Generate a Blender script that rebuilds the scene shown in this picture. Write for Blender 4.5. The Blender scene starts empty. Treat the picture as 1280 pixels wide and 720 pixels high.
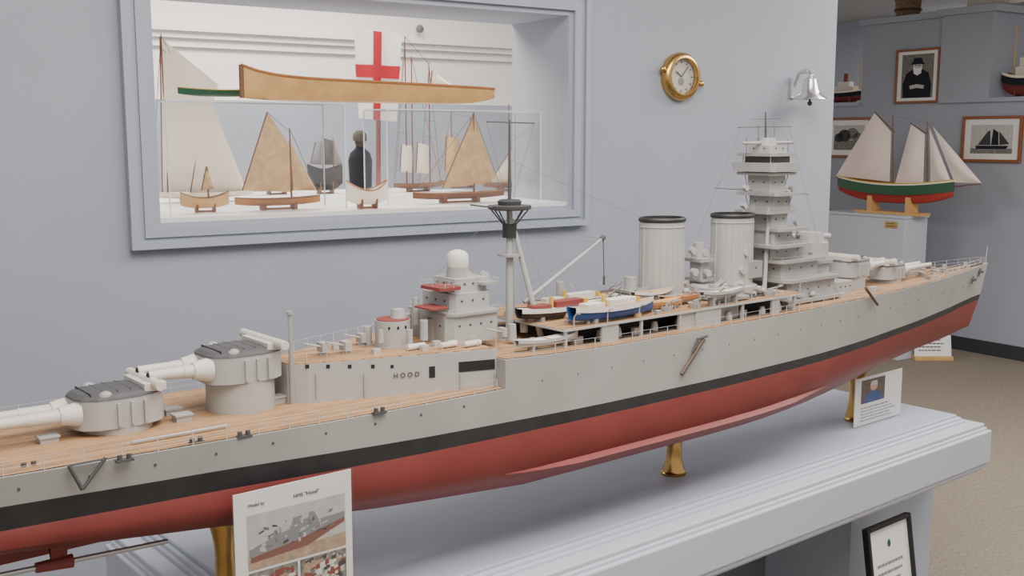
import bpy, math, random
from mathutils import Vector, Matrix
random.seed(7)
S=bpy.context.scene; COL=S.collection
PI=math.pi
# ------------------------------------------------------------------ camera solve
F=1330.0; YH=172.0; VX=2250.0; WX=2650.0; H=1.6
th=math.atan((360-YH)/F); ph=math.atan((VX-640)/F)
fw=Vector((math.cos(ph),math.sin(ph),0)); rt=Vector((math.sin(ph),-math.cos(ph),0)); up=Vector((0,0,1))
O=Vector((0,0,H)); cf=fw*math.cos(th)-up*math.sin(th)
cd=bpy.data.cameras.new('camera'); cam=bpy.data.objects.new('camera',cd); COL.objects.link(cam)
cam.location=O; cam.rotation_euler=cf.to_track_quat('-Z','Y').to_euler()
cd.sensor_width=36; cd.lens=F/1280*36; cd.clip_start=.02; cd.clip_end=100
S.camera=cam
def ray(u,v):
    a=(u-640)/F; b=(360-v)/F
    return rt*a+fw*(math.cos(th)+b*math.sin(th))+up*(-math.sin(th)+b*math.cos(th))
def atz(u,v,z): d=ray(u,v); return O+d*((z-H)/d.z)
def aty(u,v,y): d=ray(u,v); return O+d*(y/d.y)
def plane(u,v,p,n): d=ray(u,v); return O+d*((p-O).dot(n)/d.dot(n))
def mpp(p): return (Vector(p)-O).dot(cf)/F
w_=math.atan((WX-640)/F); wd=fw*math.cos(w_)+rt*math.sin(w_); wn=Vector((-wd.y,wd.x,0))
W0=Vector((3.1,2.62,0))
def wp(u,v,k=0): return plane(u,v,W0+wn*k,wn)
R0=atz(1190,435,0)
def rp(u,v,k=0): return plane(u,v,R0-wd*k,wd)
def frame(o,ex,ey):
    ex=Vector(ex);ey=Vector(ey);ez=ex.cross(ey)
    M=Matrix.Identity(4)
    for i in range(3): M[i][0]=ex[i];M[i][1]=ey[i];M[i][2]=ez[i];M[i][3]=o[i]
    return M
def WM(o): return frame(o,wd,wn)
def RM(o): return frame(o,-wn,wd)
RX=Matrix.Rotation(PI/2,4,'X')
# ------------------------------------------------------------------ materials
def lin(c):
    def g(x):
        x/=255.0
        return x/12.92 if x<=.04045 else ((x+.055)/1.055)**2.4
    return tuple(g(x) for x in c)+(1,)
MATS={}
def mat(name,c,rough=.5,metal=0,noise=0,scale=20,bump=0,spec=None):
    if name in MATS: return MATS[name]
    m=bpy.data.materials.new(name); m.use_nodes=True; nt=m.node_tree; b=nt.nodes['Principled BSDF']
    b.inputs['Base Color'].default_value=lin(c); b.inputs['Roughness'].default_value=rough; b.inputs['Metallic'].default_value=metal
    if spec is not None: b.inputs['Specular IOR Level'].default_value=spec
    if noise or bump:
        tc=nt.nodes.new('ShaderNodeTexCoord'); n=nt.nodes.new('ShaderNodeTexNoise'); n.inputs['Scale'].default_value=scale; n.inputs['Detail'].default_value=5
        nt.links.new(tc.outputs['Object'],n.inputs['Vector'])
        if noise:
            r=nt.nodes.new('ShaderNodeValToRGB'); l=lin(c)
            r.color_ramp.elements[0].position=.3; r.color_ramp.elements[1].position=.7
            r.color_ramp.elements[0].color=tuple(x*(1-noise) for x in l[:3])+(1,); r.color_ramp.elements[1].color=tuple(min(1,x*(1+noise)) for x in l[:3])+(1,)
            nt.links.new(n.outputs['Fac'],r.inputs['Fac']); nt.links.new(r.outputs['Color'],b.inputs['Base Color'])
        if bump:
            bp=nt.nodes.new('ShaderNodeBump'); bp.inputs['Strength'].default_value=bump; bp.inputs['Distance'].default_value=.01
            nt.links.new(n.outputs['Fac'],bp.inputs['Height']); nt.links.new(bp.outputs['Normal'],b.inputs['Normal'])
    MATS[name]=m; return m
def plank_mat(name,c,c2,width,axis):
    m=bpy.data.materials.new(name); m.use_nodes=True; nt=m.node_tree; b=nt.nodes['Principled BSDF']; b.inputs['Roughness'].default_value=.6
    tc=nt.nodes.new('ShaderNodeTexCoord'); sx=nt.nodes.new('ShaderNodeSeparateXYZ'); nt.links.new(tc.outputs['Object'],sx.inputs[0])
    mu=nt.nodes.new('ShaderNodeMath'); mu.operation='MULTIPLY'; mu.inputs[1].default_value=1/width; nt.links.new(sx.outputs[axis],mu.inputs[0])
    fr=nt.nodes.new('ShaderNodeMath'); fr.operation='FRACT'; nt.links.new(mu.outputs[0],fr.inputs[0])
    gt=nt.nodes.new('ShaderNodeMath'); gt.operation='LESS_THAN'; gt.inputs[1].default_value=.17; nt.links.new(fr.outputs[0],gt.inputs[0])
    fl=nt.nodes.new('ShaderNodeMath'); fl.operation='FLOOR'; nt.links.new(mu.outputs[0],fl.inputs[0])
    wnz=nt.nodes.new('ShaderNodeTexWhiteNoise'); wnz.noise_dimensions='1D'; nt.links.new(fl.outputs[0],wnz.inputs['W'])
    nz=nt.nodes.new('ShaderNodeTexNoise'); nz.inputs['Scale'].default_value=25; nt.links.new(tc.outputs['Object'],nz.inputs['Vector'])
    ad=nt.nodes.new('ShaderNodeMath'); ad.operation='MULTIPLY_ADD'; ad.inputs[1].default_value=.6; nt.links.new(wnz.outputs['Value'],ad.inputs[0]); nt.links.new(nz.outputs['Fac'],ad.inputs[2])
    r=nt.nodes.new('ShaderNodeValToRGB'); l=lin(c)
    r.color_ramp.elements[0].color=tuple(x*.70 for x in l[:3])+(1,); r.color_ramp.elements[0].position=.4
    r.color_ramp.elements[1].color=tuple(min(1,x*1.18) for x in l[:3])+(1,); r.color_ramp.elements[1].position=1
    nt.links.new(ad.outputs[0],r.inputs['Fac'])
    mx=nt.nodes.new('ShaderNodeMix'); mx.data_type='RGBA'; mx.inputs['B'].default_value=lin(c2)
    nt.links.new(gt.outputs[0],mx.inputs['Factor']); nt.links.new(r.outputs['Color'],mx.inputs['A'])
    nt.links.new(mx.outputs['Result'],b.inputs['Base Color']); MATS[name]=m; return m
def glass_mat(name='clear_acrylic',f=.06,tint=(.98,.985,.985,1)):
    m=bpy.data.materials.new(name); m.use_nodes=True; nt=m.node_tree; nt.nodes.clear()
    o=nt.nodes.new('ShaderNodeOutputMaterial'); t=nt.nodes.new('ShaderNodeBsdfTransparent'); g=nt.nodes.new('ShaderNodeBsdfGlossy'); x=nt.nodes.new('ShaderNodeMixShader')
    t.inputs['Color'].default_value=tint; g.inputs['Roughness'].default_value=.05; x.inputs[0].default_value=f
    nt.links.new(t.outputs[0],x.inputs[1]); nt.links.new(g.outputs[0],x.inputs[2]); nt.links.new(x.outputs[0],o.inputs[0]); return m
WALL=mat('painted_blue_wall',(157,162,174),.75,noise=.03,scale=3)
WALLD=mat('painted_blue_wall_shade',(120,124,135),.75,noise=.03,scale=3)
TABLE=mat('painted_blue_table',(174,182,197),.45,noise=.02,scale=4)
TRIMB=mat('painted_blue_trim',(159,166,179),.5)
WHITE=mat('white_paint',(238,235,230),.6)
SILL=mat('sill_white',(222,220,218),.5)
CARPET=mat('carpet',(132,123,109),.95,noise=.18,scale=60,bump=.3)
DARKB=mat('dark_baseboard',(48,52,56),.6)
CEIL=mat('ceiling_tile',(170,168,165),.9,noise=.05)
HULLG=mat('hull_grey',(160,159,154),.5,noise=.06,scale=9)
SHIPG=mat('ship_grey',(152,151,148),.5,noise=.05,scale=20)
SHIPL=mat('ship_light_grey',(168,167,164),.5,noise=.05,scale=40)
SHIPF=mat('funnel_grey',(180,178,175),.42,metal=.1,noise=.04,scale=30)
CREAM=mat('barrel_cream',(204,198,188),.5)
ROOFD=mat('turret_roof_dark',(78,78,80),.6,noise=.08,scale=60)
BLACK=mat('boot_black',(42,43,44),.5,noise=.25,scale=18)
RED=mat('hull_red',(120,51,47),.5,noise=.09,scale=10)
REDD=mat('deck_red',(132,62,56),.6)
WOOD=plank_mat('deck_planks',(172,135,97),(106,80,58),.0105,'Y')
BRASS=mat('brass',(200,164,100),.25,metal=1,noise=.08,scale=30)
SILVER=mat('silver',(226,226,226),.2,metal=.9)
STEEL=mat('steel_rod',(200,200,200),.3,metal=.7)
DARK=mat('dark_void',(28,28,30),.8)
GUN=mat('gun_dark',(74,74,75),.5)
BROWN=mat('boom_brown',(92,72,58),.6,noise=.1)
CANV=mat('white_canvas',(214,209,200),.8,noise=.03)
RIG=mat('rigging',(112,108,104),.8)
WIRE=mat('rail_wire',(186,184,180),.6)
SAILW=mat('sail_white',(242,230,210),.85,noise=.05,scale=8)
SAILP=mat('sail_pinkish',(240,224,216),.85,noise=.04,scale=8)
SAILT=mat('sail_woven_tan',(206,168,120),.85,noise=.18,scale=45)
HULLW=mat('varnished_wood',(168,112,66),.4,noise=.12,scale=25)
HULLT=mat('tan_wood',(204,160,102),.4,noise=.12,scale=18)
HULLB=mat('brown_wood',(118,74,48),.45,noise=.1,scale=25)
YEL=mat('yellow_paint',(206,172,70),.5)
GREEN=mat('green_paint',(36,84,58),.4)
BLUE=mat('blue_paint',(40,72,132),.4)
PAPER=mat('paper',(232,230,228),.6)
INK=mat('ink',(60,60,64),.8)
INKL=mat('ink_pale',(130,130,132),.8)
BFRAME=mat('black_frame',(24,24,26),.35)
WFRAME=mat('walnut_frame',(140,88,54),.4,noise=.1,scale=40)
COAT=mat('dark_coat',(26,30,38),.9)
SKIN=mat('skin_tone',(196,150,128),.6)
FLAGR=mat('flag_red',(176,34,44),.8)
PHG=mat('photo_grey',(120,116,110),.7,noise=.5,scale=90)
PHL=mat('photo_light',(186,184,180),.7,noise=.12,scale=60)
PHW=mat('photo_warm',(172,146,122),.7,noise=.25,scale=70)
ACR=glass_mat(); EDGE=mat('acrylic_edge',(214,220,224),.25)
# ------------------------------------------------------------------ mesh builder
class MB:
    def __init__(s,M=None): s.v=[];s.f=[];s.M=M if M is not None else Matrix.Identity(4)
    def add(s,pts,faces):
        b=len(s.v); s.v+=[s.M@Vector(p) for p in pts]; s.f+=[tuple(i+b for i in f) for f in faces]; return s
    def boxb(s,x0,x1,y0,y1,z0,z1):
        return s.add([(x0,y0,z0),(x1,y0,z0),(x1,y1,z0),(x0,y1,z0),(x0,y0,z1),(x1,y0,z1),(x1,y1,z1),(x0,y1,z1)],
            [(3,2,1,0),(4,5,6,7),(0,1,5,4),(1,2,6,5),(2,3,7,6),(3,0,4,7)])
    def cyl(s,p0,p1,r0,r1=None,n=12,cap=True):
        if r1 is None: r1=r0
        p0=Vector(p0);p1=Vector(p1);a=(p1-p0).normalized()
        x=a.orthogonal().normalized(); y=a.cross(x)
        P=[];
        for p,r in ((p0,r0),(p1,r1)):
            for i in range(n):
                t=2*PI*i/n; P.append(p+(x*math.cos(t)+y*math.sin(t))*r)
        fs=[(i,(i+1)%n,n+(i+1)%n,n+i) for i in range(n)]
        if cap: fs+=[tuple(reversed(range(n))),tuple(range(n,2*n))]
        return s.add(P,fs)
    def tube(s,pts,r,n=6):
        for a,b in zip(pts[:-1],pts[1:]): s.cyl(a,b,r,r,n)
        return s
    def lathe(s,prof,c=(0,0,0),n=24,sx=1,sy=1,caps=True):
        P=[];m=len(prof)
        for r,z in prof:
            for i in range(n):
                t=2*PI*i/n; P.append((c[0]+r*sx*math.cos(t),c[1]+r*sy*math.sin(t),c[2]+z))
        fs=[]
        for j in range(m-1):
            for i in range(n): fs.append((j*n+i,j*n+(i+1)%n,(j+1)*n+(i+1)%n,(j+1)*n+i))
        if caps: fs+=[tuple(reversed(range(n))),tuple(range((m-1)*n,m*n))]
        return s.add(P,fs)
    def prism(s,poly,z0,z1,poly2=None):
        poly2=poly2 or poly; n=len(poly)
        P=[(x,y,z0) for x,y in poly]+[(x,y,z1) for x,y in poly2]
        return s.add(P,[tuple(reversed(range(n))),tuple(range(n,2*n))]+[(i,(i+1)%n,n+(i+1)%n,n+i) for i in range(n)])
    def rows(s,rows,close=False):
        n=len(rows[0]);P=[p for r in rows for p in r];fs=[]
        for j in range(len(rows)-1):
            for i in range(n if close else n-1):
                k=(i+1)%n; fs.append((j*n+i,j*n+k,(j+1)*n+k,(j+1)*n+i))
        return s.add(P,fs)
    def ell(s,c,r,n=14,m=9):
        prof=[]
        for j in range(m+1):
            t=-PI/2+PI*j/m; prof.append((math.cos(t)*1+1e-4,math.sin(t)*r[2]))
        return s.lathe(prof,c,n,r[0],r[1])
    def quadgrid(s,c,nrm,amp,n=8,wave=None):
        A,B,C,D=[Vector(p) for p in c]; R=[]
        for j in range(n+1):
            t=j/n;row=[]
            for i in range(n+1):
                q=i/n; p=(A*(1-q)+B*q)*(1-t)+(D*(1-q)+C*q)*t
                d=amp*math.sin(PI*q)*math.sin(PI*t) if wave is None else wave(p)
                row.append(p+Vector(nrm)*d)
            R.append(row)
        return s.rows(R)
    def poly(s,pts): return s.add(pts,[tuple(range(len(pts)))])
    def build(s,name,m,parent=None,smooth=False,bevel=0,label=None):
        me=bpy.data.meshes.new(name); off=Vector((0,0,0))
        q=parent
        while q is not None: off+=q.location; q=q.parent
        me.from_pydata([v-off for v in s.v],[],s.f); me.validate(); me.update()
        if smooth:
            for p in me.polygons: p.use_smooth=True
            me.set_sharp_from_angle(angle=math.radians(38))
        o=bpy.data.objects.new(name,me); COL.objects.link(o); me.materials.append(m)
        if parent is not None: o.parent=parent
        if bevel:
            b=o.modifiers.new('bevel','BEVEL'); b.width=bevel; b.segments=2; b.limit_method='ANGLE'
        if label: o['label']=label
        return o
def thing(name,label,cat,loc,group=None):
    o=bpy.data.objects.new(name,None); COL.objects.link(o); o.location=loc; o.empty_display_size=.05
    o['label']=label;o['category']=cat
    if group:o['group']=group
    return o
def struct(o): o['kind']='structure'; return o
def text(name,s,size,M,m,parent,align='CENTER',bold=0):
    c=bpy.data.curves.new('t','FONT'); c.body=s; c.size=size; c.align_x=align; c.extrude=size*.03; c.offset=bold
    ob=bpy.data.objects.new('t',c); COL.objects.link(ob); bpy.context.view_layer.update()
    me=bpy.data.meshes.new_from_object(ob.evaluated_get(bpy.context.evaluated_depsgraph_get())); bpy.data.objects.remove(ob)
    off=Vector((0,0,0));q=parent
    while q is not None: off+=q.location;q=q.parent
    me.transform(Matrix.Translation(-off)@M@RX); me.materials.clear(); me.materials.append(m)
    o=bpy.data.objects.new(name,me); COL.objects.link(o); o.parent=parent; return o

# ================================================================== SETTING
struct(MB().boxb(-4,12,-4,9,-.05,0).build('floor',CARPET))
pf=wp(707,140); T=-(pf.dot(rt))/(wn.dot(rt))
def wl(p): return (Vector(p)-W0).dot(wd)
xl=wl(wp(199,280)); xr=wl(pf)
zs=(wp(707,255).z+wp(205,280).z)/2; zt=wp(707,20).z
xend=wl(wp(1041,150)); CZ=2.8
m=MB(WM(W0))
m.boxb(-5,xl,0,T,0,CZ);m.boxb(xr,xend,0,T,0,CZ);m.boxb(xl,xr,0,T,0,zs);m.boxb(xl,xr,0,T,zt,CZ)
struct(m.build('wall_back',WALL))
m=MB(WM(W0)); m.boxb(xl,xr,-.012,T+.9,zs,zs+.012); struct(m.build('trim_1',SILL))
fwid=wl(wp(731,150))-xr
m=MB(WM(W0))
for a,b,d in ((0,.25,.016),(.2,.55,.03),(.5,.78,.022),(.74,1,.034)):
    a*=fwid;b*=fwid; g=.84
    m.boxb(xl-b,xl-a,-d,0,zs-b*g,zt+b);m.boxb(xr+a,xr+b,-d,0,zs-b*g,zt+b);m.boxb(xl-a,xr+a,-d,0,zs-b*g,zs-a*g);m.boxb(xl-a,xr+a,-d,0,zt+a,zt+b)
m.boxb(xl-fwid*1.3,xr+fwid*1.35,-.045,0,zt+fwid,zt+fwid*1.7)
struct(m.build('trim_2',TRIMB))
KF=T+2.0
m=MB(WM(W0)); m.boxb(-5,xend+.8,KF,KF+.1,0,CZ); struct(m.build('wall_far',WHITE))
m=MB(WM(W0)); m.boxb(-5,xend+.8,KF-.015,KF,0,wp(420,128,KF).z); struct(m.build('trim_3',mat('far_blue',(172,179,192),.8,noise=.12,scale=2)))
zc=wp(420,58,KF).z
m=MB(WM(W0)); m.boxb(-5,xend+.8,KF-.06,KF,zc,zc+.03);m.boxb(-5,xend+.8,KF-.09,KF,zc+.03,zc+.05);m.boxb(-5,xend+.8,KF-.03,KF,zc-.04,zc);struct(m.build('trim_4',WHITE))
m=MB(WM(W0)); m.boxb(-5.1,-5,T,KF,0,CZ); struct(m.build('wall_left',WHITE))
m=MB(); m.boxb(-4,12,2.2,9,CZ,CZ+.05); struct(m.build('ceiling',CEIL))
cnt=thing('display_counter','long white counter running behind the sill of the wall opening','counter',WM(W0)@Vector(((xl+xr)/2,T+.45,0)))
MB(WM(W0)).boxb(xl-.3,xr+.3,T+.01,T+.9,zs-.05,zs-.001).build('countertop',SILL,cnt)
MB(WM(W0)).boxb(xl-.25,xr+.25,T+.05,T+.85,0,zs-.05).build('base',WHITE,cnt)
# right display wall
zl=rp(1150,130).z
def rl(p): return (Vector(p)-R0).dot(-wn)
M_=RM(R0)
x0=rl(rp(1000,150)); x1=rl(rp(1345,150)); D=.45
m=MB(M_); m.boxb(x0-.6,x1,0,D,0,zl); struct(m.build('wall_right',WALL))
a0,a1,a2=rl(rp(1078,80)),rl(rp(1178,80)),rl(rp(1241,80)); zA=rp(1105,30).z; zB=rp(1210,18).z
m=MB(M_); m.boxb(x0-.6,a0,-.025,D,zl,zl+.03);m.boxb(a2,x1,-.025,D,zl,zl+.03); struct(m.build('trim_5',TRIMB))
m=MB(M_); m.boxb(a0,a1,0,D,zl,zA);m.boxb(a1,a2,-.03,D,zl,zB); struct(m.build('wall_pier',WALL))
m=MB(M_); m.boxb(a0-.02,a1,-.04,D+.02,zA,zA+.045);m.boxb(a1-.03,a2+.05,-.07,D+.02,zB,zB+.05); struct(m.build('trim_6',TRIMB))
m=MB(M_); m.boxb(x0-1.5,x1,2.0,2.1,0,CZ); struct(m.build('wall_end',WALL))
m=MB(M_); m.boxb(x0-.6,x1,-.02,0,0,.1); struct(m.build('baseboard_right',DARKB))
# ================================================================== TABLE
TX0,TX1,TY0,TY1=.82,3.11,1.597,2.25; TZ=.75
tb=thing('display_table','long pale blue table with stepped moulded edge under the battleship model','table',((TX0+TX1)/2,(TY0+TY1)/2,0))
MB().boxb(TX0,TX1,TY0,TY1,.70,TZ).build('tabletop',TABLE,tb,bevel=.004)
m=MB(); ZL=.724
for o,z0,z1 in ((.010,.70,.742),(.018,.70,.733),(.060,.69,ZL),(.066,.69,.712),(.076,.60,.703),(.070,.585,.60),(.060,.575,.585)): m.boxb(TX0-o,TX1+o,TY0-o,TY1+o,z0,z1)
m.build('edge_moulding',mat('moulding',(190,196,207),.4),tb,bevel=.004)
fy=1.68; bx1=aty(1166,620,fy).x; bx0=aty(1064,660,fy).x
for q in ((bx0,bx1),(TX0+.05,TX0+.55)):
    MB().boxb(q[0],q[1],fy,TY1-.02,0,.578).build('pier',TABLE,tb)
MB().boxb(TX0+.5,bx0+.02,fy+.3,TY1-.06,0,.578).build('back_panel',WALLD,tb)  # darkened wall blue: the shadow under the table is in the colour
# ================================================================== SHIP
Yc=1.761; zK=.880
XB=aty(1234,325,Yc).x
ship=thing('battleship_model','large grey and red battleship model with planked decks on brass stands','ship model',(1.7,Yc,zK))
DX=[-.45,-.3,0,.35,.6,.9,1.25,1.9,2.3,2.6,2.9,3.2,XB-.15,XB-.05,XB]
DH=[.06,.105,.145,.168,.182,.192,.194,.19,.178,.155,.12,.078,.034,.014,.003]
def itp(xs,ys,x):
    if x<=xs[0]: return ys[0]
    for i in range(len(xs)-1):
        if x<=xs[i+1]:
            k=(x-xs[i])/(xs[i+1]-xs[i]); return ys[i]*(1-k)+ys[i+1]*k
    return ys[-1]
def hb(x): return (itp(DX,DH,x-.06)+itp(DX,DH,x)+itp(DX,DH,min(x+.06,XB)))/3 if x<XB-.1 else itp(DX,DH,x)
XBR=1.28; zQ=1.115; zF=1.163
def zdeck(x):
    if x<XBR: return zQ+.007*max(0,(1-x))
    return zF+itp([1.28,1.42,1.6,3.0,XB],[.010,.004,0,0,.012],x)
def zblk(x): return itp([.2,.7,1.1,1.5,2.4,3.0,XB],[1.077,1.066,1.052,1.043,1.042,1.052,1.070],x)
def zwat(x): return zblk(x)-itp([.2,.9,1.5,2.5,XB],[.041,.033,.025,.021,.019],x)
def wfac(x): return itp([-.45,0,.6,1.0,2.0,2.6,3.0,3.3,XB],[.7,.83,.91,.97,1.02,.96,.84,.66,.4],x)
def depthf(x): return itp([-.45,.1,.4,.7,1.0,1.35,2.1,2.4,2.6,2.8,3.0,3.4,XB],[.14,.22,.34,.54,.78,1,1,.92,.81,.71,.65,.56,.5],x)
def section(x,zd):
    h=hb(x); wv=h*wfac(x); v=max(0,min(1,(x-2.2)/1.2)); df=depthf(x)
    zb=zblk(x);zw=zwat(x)
    def z_(z): return zw-(1.02-z)*(zw-zK)/.12*df
    def ml(a,b): return a*(1-v)+b*v
    k=(zb-zw)/(zd-zw)
    R=[(h,zd),(wv+(h-wv)*k,zb),(wv,zw),(wv*ml(1.03,.92),z_(.985)),(wv*ml(1.0,.78),z_(.95)),(wv*ml(.86,.55),z_(.918)),(wv*ml(.55,.28),z_(.902)),(0.0,z_(.90))]
    b=max(0,(x-(XB-.3))/.3); out=[]
    for y,z in R:
        rk=b*(.16*max(0,(zd-z)/.28)**1.5)
        out.append((x-rk,y,z))
    return out
xs=[-.45,-.38,-.3,-.2,-.1]+[0+.1*i for i in range(13)]+[XBR-.0005,XBR+.0005]+[1.35+.1*i for i in range(21)]
xs=[x for x in xs if x<XB-.12]+[XB-.1,XB-.05,XB-.02,XB]
xs.sort()
secs=[section(x,zdeck(x)) for x in xs]
def hullpart(i0,i1,name,mt):
    m=MB(Matrix.Translation((0,Yc,0)))
    m.rows([[(p[0],-p[1],p[2]) for p in s[i0:i1+1]] for s in secs]); m.rows([[(p[0],p[1],p[2]) for p in reversed(s[i0:i1+1])] for s in secs])
    s=secs[0]; P=[(p[0],-p[1],p[2]) for p in s[i0:i1+1]]+[(p[0],p[1],p[2]) for p in reversed(s[i0:i1+1])]; m.add(P,[tuple(range(len(P)))])
    return m.build(name,mt,ship,smooth=True)
hullpart(0,1,'topsides',HULLG); hullpart(1,2,'waterline_band',BLACK); hullpart(2,7,'underwater_hull',RED)
SM=Matrix.Translation((0,Yc,0))
def deck(name,x0,x1,inset,dz,mt):
    X=[x0+(x1-x0)*i/40 for i in range(41)]
    m=MB(SM); m.rows([[(x,-max(.0015,hb(x)-inset),zdeck(x)+dz),(x,max(.0015,hb(x)-inset),zdeck(x)+dz)] for x in X]); return m.build(name,mt,ship)
deck('deck_margin',-.45,XBR-.001,0,0,HULLG);deck('deck_margin',XBR+.001,XB-.002,0,0,HULLG)
deck('quarterdeck',-.44,XBR-.001,.005,.0015,WOOD);deck('forecastle_deck',XBR+.001,XB-.03,.005,.0015,WOOD)
MB(SM).boxb(XBR-.002,XBR+.001,-hb(XBR),hb(XBR),zQ,zdeck(XBR+.001)).build('deck_break',SHIPG,ship)
for sg in (-1,1):
    m=MB(SM); R=[]
    xe=aty(1038,487,Yc-.17).x
    for i in range(25):
        q=i/24; x=1.28+(xe-1.28)*q; s_=section(x,zdeck(x)); y=s_[4][1];z=s_[4][2]; k=.012*min(1,q*6,(1-q)*6)+.0005
        R.append([(x,sg*(y*.995),z+.004),(x,sg*(y+k*.75),z-k*.55),(x,sg*(y*.985),z-.006)])
    m.rows(R); m.build('bilge_keel',mat('bilge_red',(126,54,50),.5),ship)
def rail(x0,x1,sgn,inset=.004,hh=.022,step=.055):
    m=MB(SM);n=int((x1-x0)/step);pr=None
    for i in range(n+1):
        x=x0+(x1-x0)*i/n; y=sgn*(hb(x)-inset); z=zdeck(x)
        m.cyl((x,y,z),(x,y,z+hh),.0009,n=5)
        if pr:
            for q in (.5,1): m.cyl((pr[0],pr[1],pr[2]+hh*q),(x,y,z+hh*q),.00036,n=4,cap=False)
        pr=(x,y,z)
    m.build('railing',WIRE,ship)
for sg in (-1,1): rail(-.4,XBR-.02,sg); rail(XBR+.02,XB-.03,sg)
def hside(x,z):
    zw=zwat(x); h0=hb(x); hw_=h0*wfac(x); f=(z-zw)/(zdeck(x)-zw); return hw_+(h0-hw_)*f
for i in range(34):
    x=.1+.098*i
    if abs(x-XBR)<.04 or x>XB-.2: continue
    z=1.097 if x<XBR else 1.118
    y=hside(x,z)
    MB(SM).cyl((x,-y+.004,z),(x,-y-.0008,z),.0024 if x<XBR else .0016,n=10).build('porthole',GUN,ship)
def sp(u,v,dy=0): return aty(u,v,Yc+dy)
def turret(u,v,sgn,zb,z0,z1,L,Wd,bl,hood=True,rf=.62):
    c=sp(u,v); x=c.x
    M=Matrix.Translation((x,Yc,0))@Matrix.Rotation(0 if sgn>0 else PI,4,'Z')
    def P(k):
        w=Wd/2*k; l=L/2; A=[(l*.9,-.66),(l*1.0,-.36),(l*1.0,.36),(l*.9,.66),(l*.6,.92),(l*.2,1.0),(-l*.25,1.0),(-l*.58,.9),(-l*.8,.72),(-l*.94,.42),(-l*1.0,0)]
        A=[(a*k,b*w) for a,b in A]; return A+[(a,-b) for a,b in reversed(A[4:10])]
    MB(Matrix.Translation((x,Yc,0))).lathe([(Wd*.49,zb),(Wd*.49,z0+.002)],n=36).build('barbette',SHIPL,ship,smooth=True)
    t=MB(M).prism(P(.98),z0,z1,P(.97)).build('turret',SHIPL,ship,smooth=True)
    MB(M).prism(P(.98),z1,z1+.003,P(.96)).prism(P(.96),z1+.003,z1+.008,P(.84)).prism(P(.84),z1+.008,z1+.011,P(.55)).build('turret_roof',ROOFD,t)
    m=MB(M)
    for i in range(6): m.boxb(-L*.36+i*L*.14,-L*.36+i*L*.14+.001,-Wd*.34,Wd*.34,z1+.006,z1+.0112)
    m.build('roof_rib',INK,t)
    zg=z0+(z1-z0)*.55; r=.0092*(Wd/.1)
    for s in (-1,1):
        y=s*Wd*.2
        b=MB(M).cyl((L*.45,y,zg),(L*.5+bl*.4,y,zg+.002),r*1.15,r*1.0,16).cyl((L*.5+bl*.4,y,zg+.002),(L*.5+bl,y,zg+.004),r*.93,r*.72,16).cyl((L*.5+bl-.004,y,zg+.004),(L*.5+bl,y,zg+.004),r*.82,r*.82,16).build('gun_barrel',CREAM,t,smooth=True)
        MB(M).cyl((L*.5+bl-.0005,y,zg+.004),(L*.5+bl+.0006,y,zg+.004),r*.5,n=12).build('muzzle',DARK,b)
        MB(M).cyl((L*.44,y,zg),(L*.5+.022,y,zg+.001),r*1.95,r*1.3,16).build('blast_bag',CANV,t,smooth=True)
    if hood:
        m=MB(M); m.boxb(-L*.44,-L*.2,-Wd*.42,Wd*.42,z1+.003,z1+.017); m.cyl((-L*.32,-Wd*rf,z1+.015),(-L*.32,Wd*rf,z1+.015),.0085,n=14); m.build('rangefinder',CREAM,t,bevel=.001)
    for s in (-1,1): MB(M).ell((L*.2,s*Wd*.36,z1+.004),(.012,.009,.010)).build('sighting_hood',SHIPG,t,smooth=True)
    for k in range(3):
        for s in (-1,1): MB(M).boxb(-L*.2+k*.022,-L*.2+k*.022+.005,min(s*Wd*.46,s*(Wd*.5+.003)),max(s*Wd*.46,s*(Wd*.5+.003)),z0+.004,z1-.006).build('side_locker',SHIPL,t)
turret(146,515,-1,zQ,1.131,1.179,.155,.115,.18)
turret(300,475,-1,zQ,1.174,1.221,.152,.124,.10,rf=.68)
turret(1060,345,1,zF,1.200,1.244,.135,.10,.15)
turret(1107,345,1,zF,1.176,1.215,.125,.094,.16)
# after deckhouse
hx0,hx1,hy0,hy1=.925,XBR,.055,.165; zR=1.190
pl=[(hx0,-hy0),(hx1,-hy1),(hx1,hy1),(hx0,hy0),(hx0-.03,hy0*.6),(hx0-.03,-hy0*.6)]
dh=MB(SM).prism(pl,zQ,zR).build('after_deckhouse',SHIPL,ship)
MB(SM).prism([(x*1.0,y*.97) for x,y in pl],zR,zR+.0015).build('deckhouse_roof',WOOD,dh)
hn=Vector((hy1-hy0,hx1-hx0,0)).normalized(); hp=Vector((hx0,Yc-hy0,0)); hd=Vector((hx1-hx0,-(hy1-hy0),0)).normalized()
def hw(u,v): return plane(u,v,hp,hn)
HMf=lambda p: frame(p,hd,Vector((-hd.y,hd.x,0)))
for u,v,w,h in ((384,458,.007,.007),(410,458,.007,.007),(437,458,.007,.007),(466,458,.007,.007),(490,458,.006,.006),(540,465,.012,.022),(596,457,.075,.02)):
    MB(HMf(hw(u,v))).boxb(-w/2,w/2,-.001,.004,-h/2,h/2).build('doorway' if w>.01 else 'scuttle',DARK,dh)  # doorways are solid dark boxes, their inner shade put into the colour
for u in (395,455,575,618): MB(HMf(hw(u,480))).boxb(-.001,.001,-.003,0,-.026,.02).build('ladder',SHIPG,dh)
text('name_letters','H O O D',.013,HMf(hw(508,470)+Vector((0,0,-.002))-Vector((-hd.y,hd.x,0))*.0014),ROOFD,dh,bold=.0002)
m=MB(SM)
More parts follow.
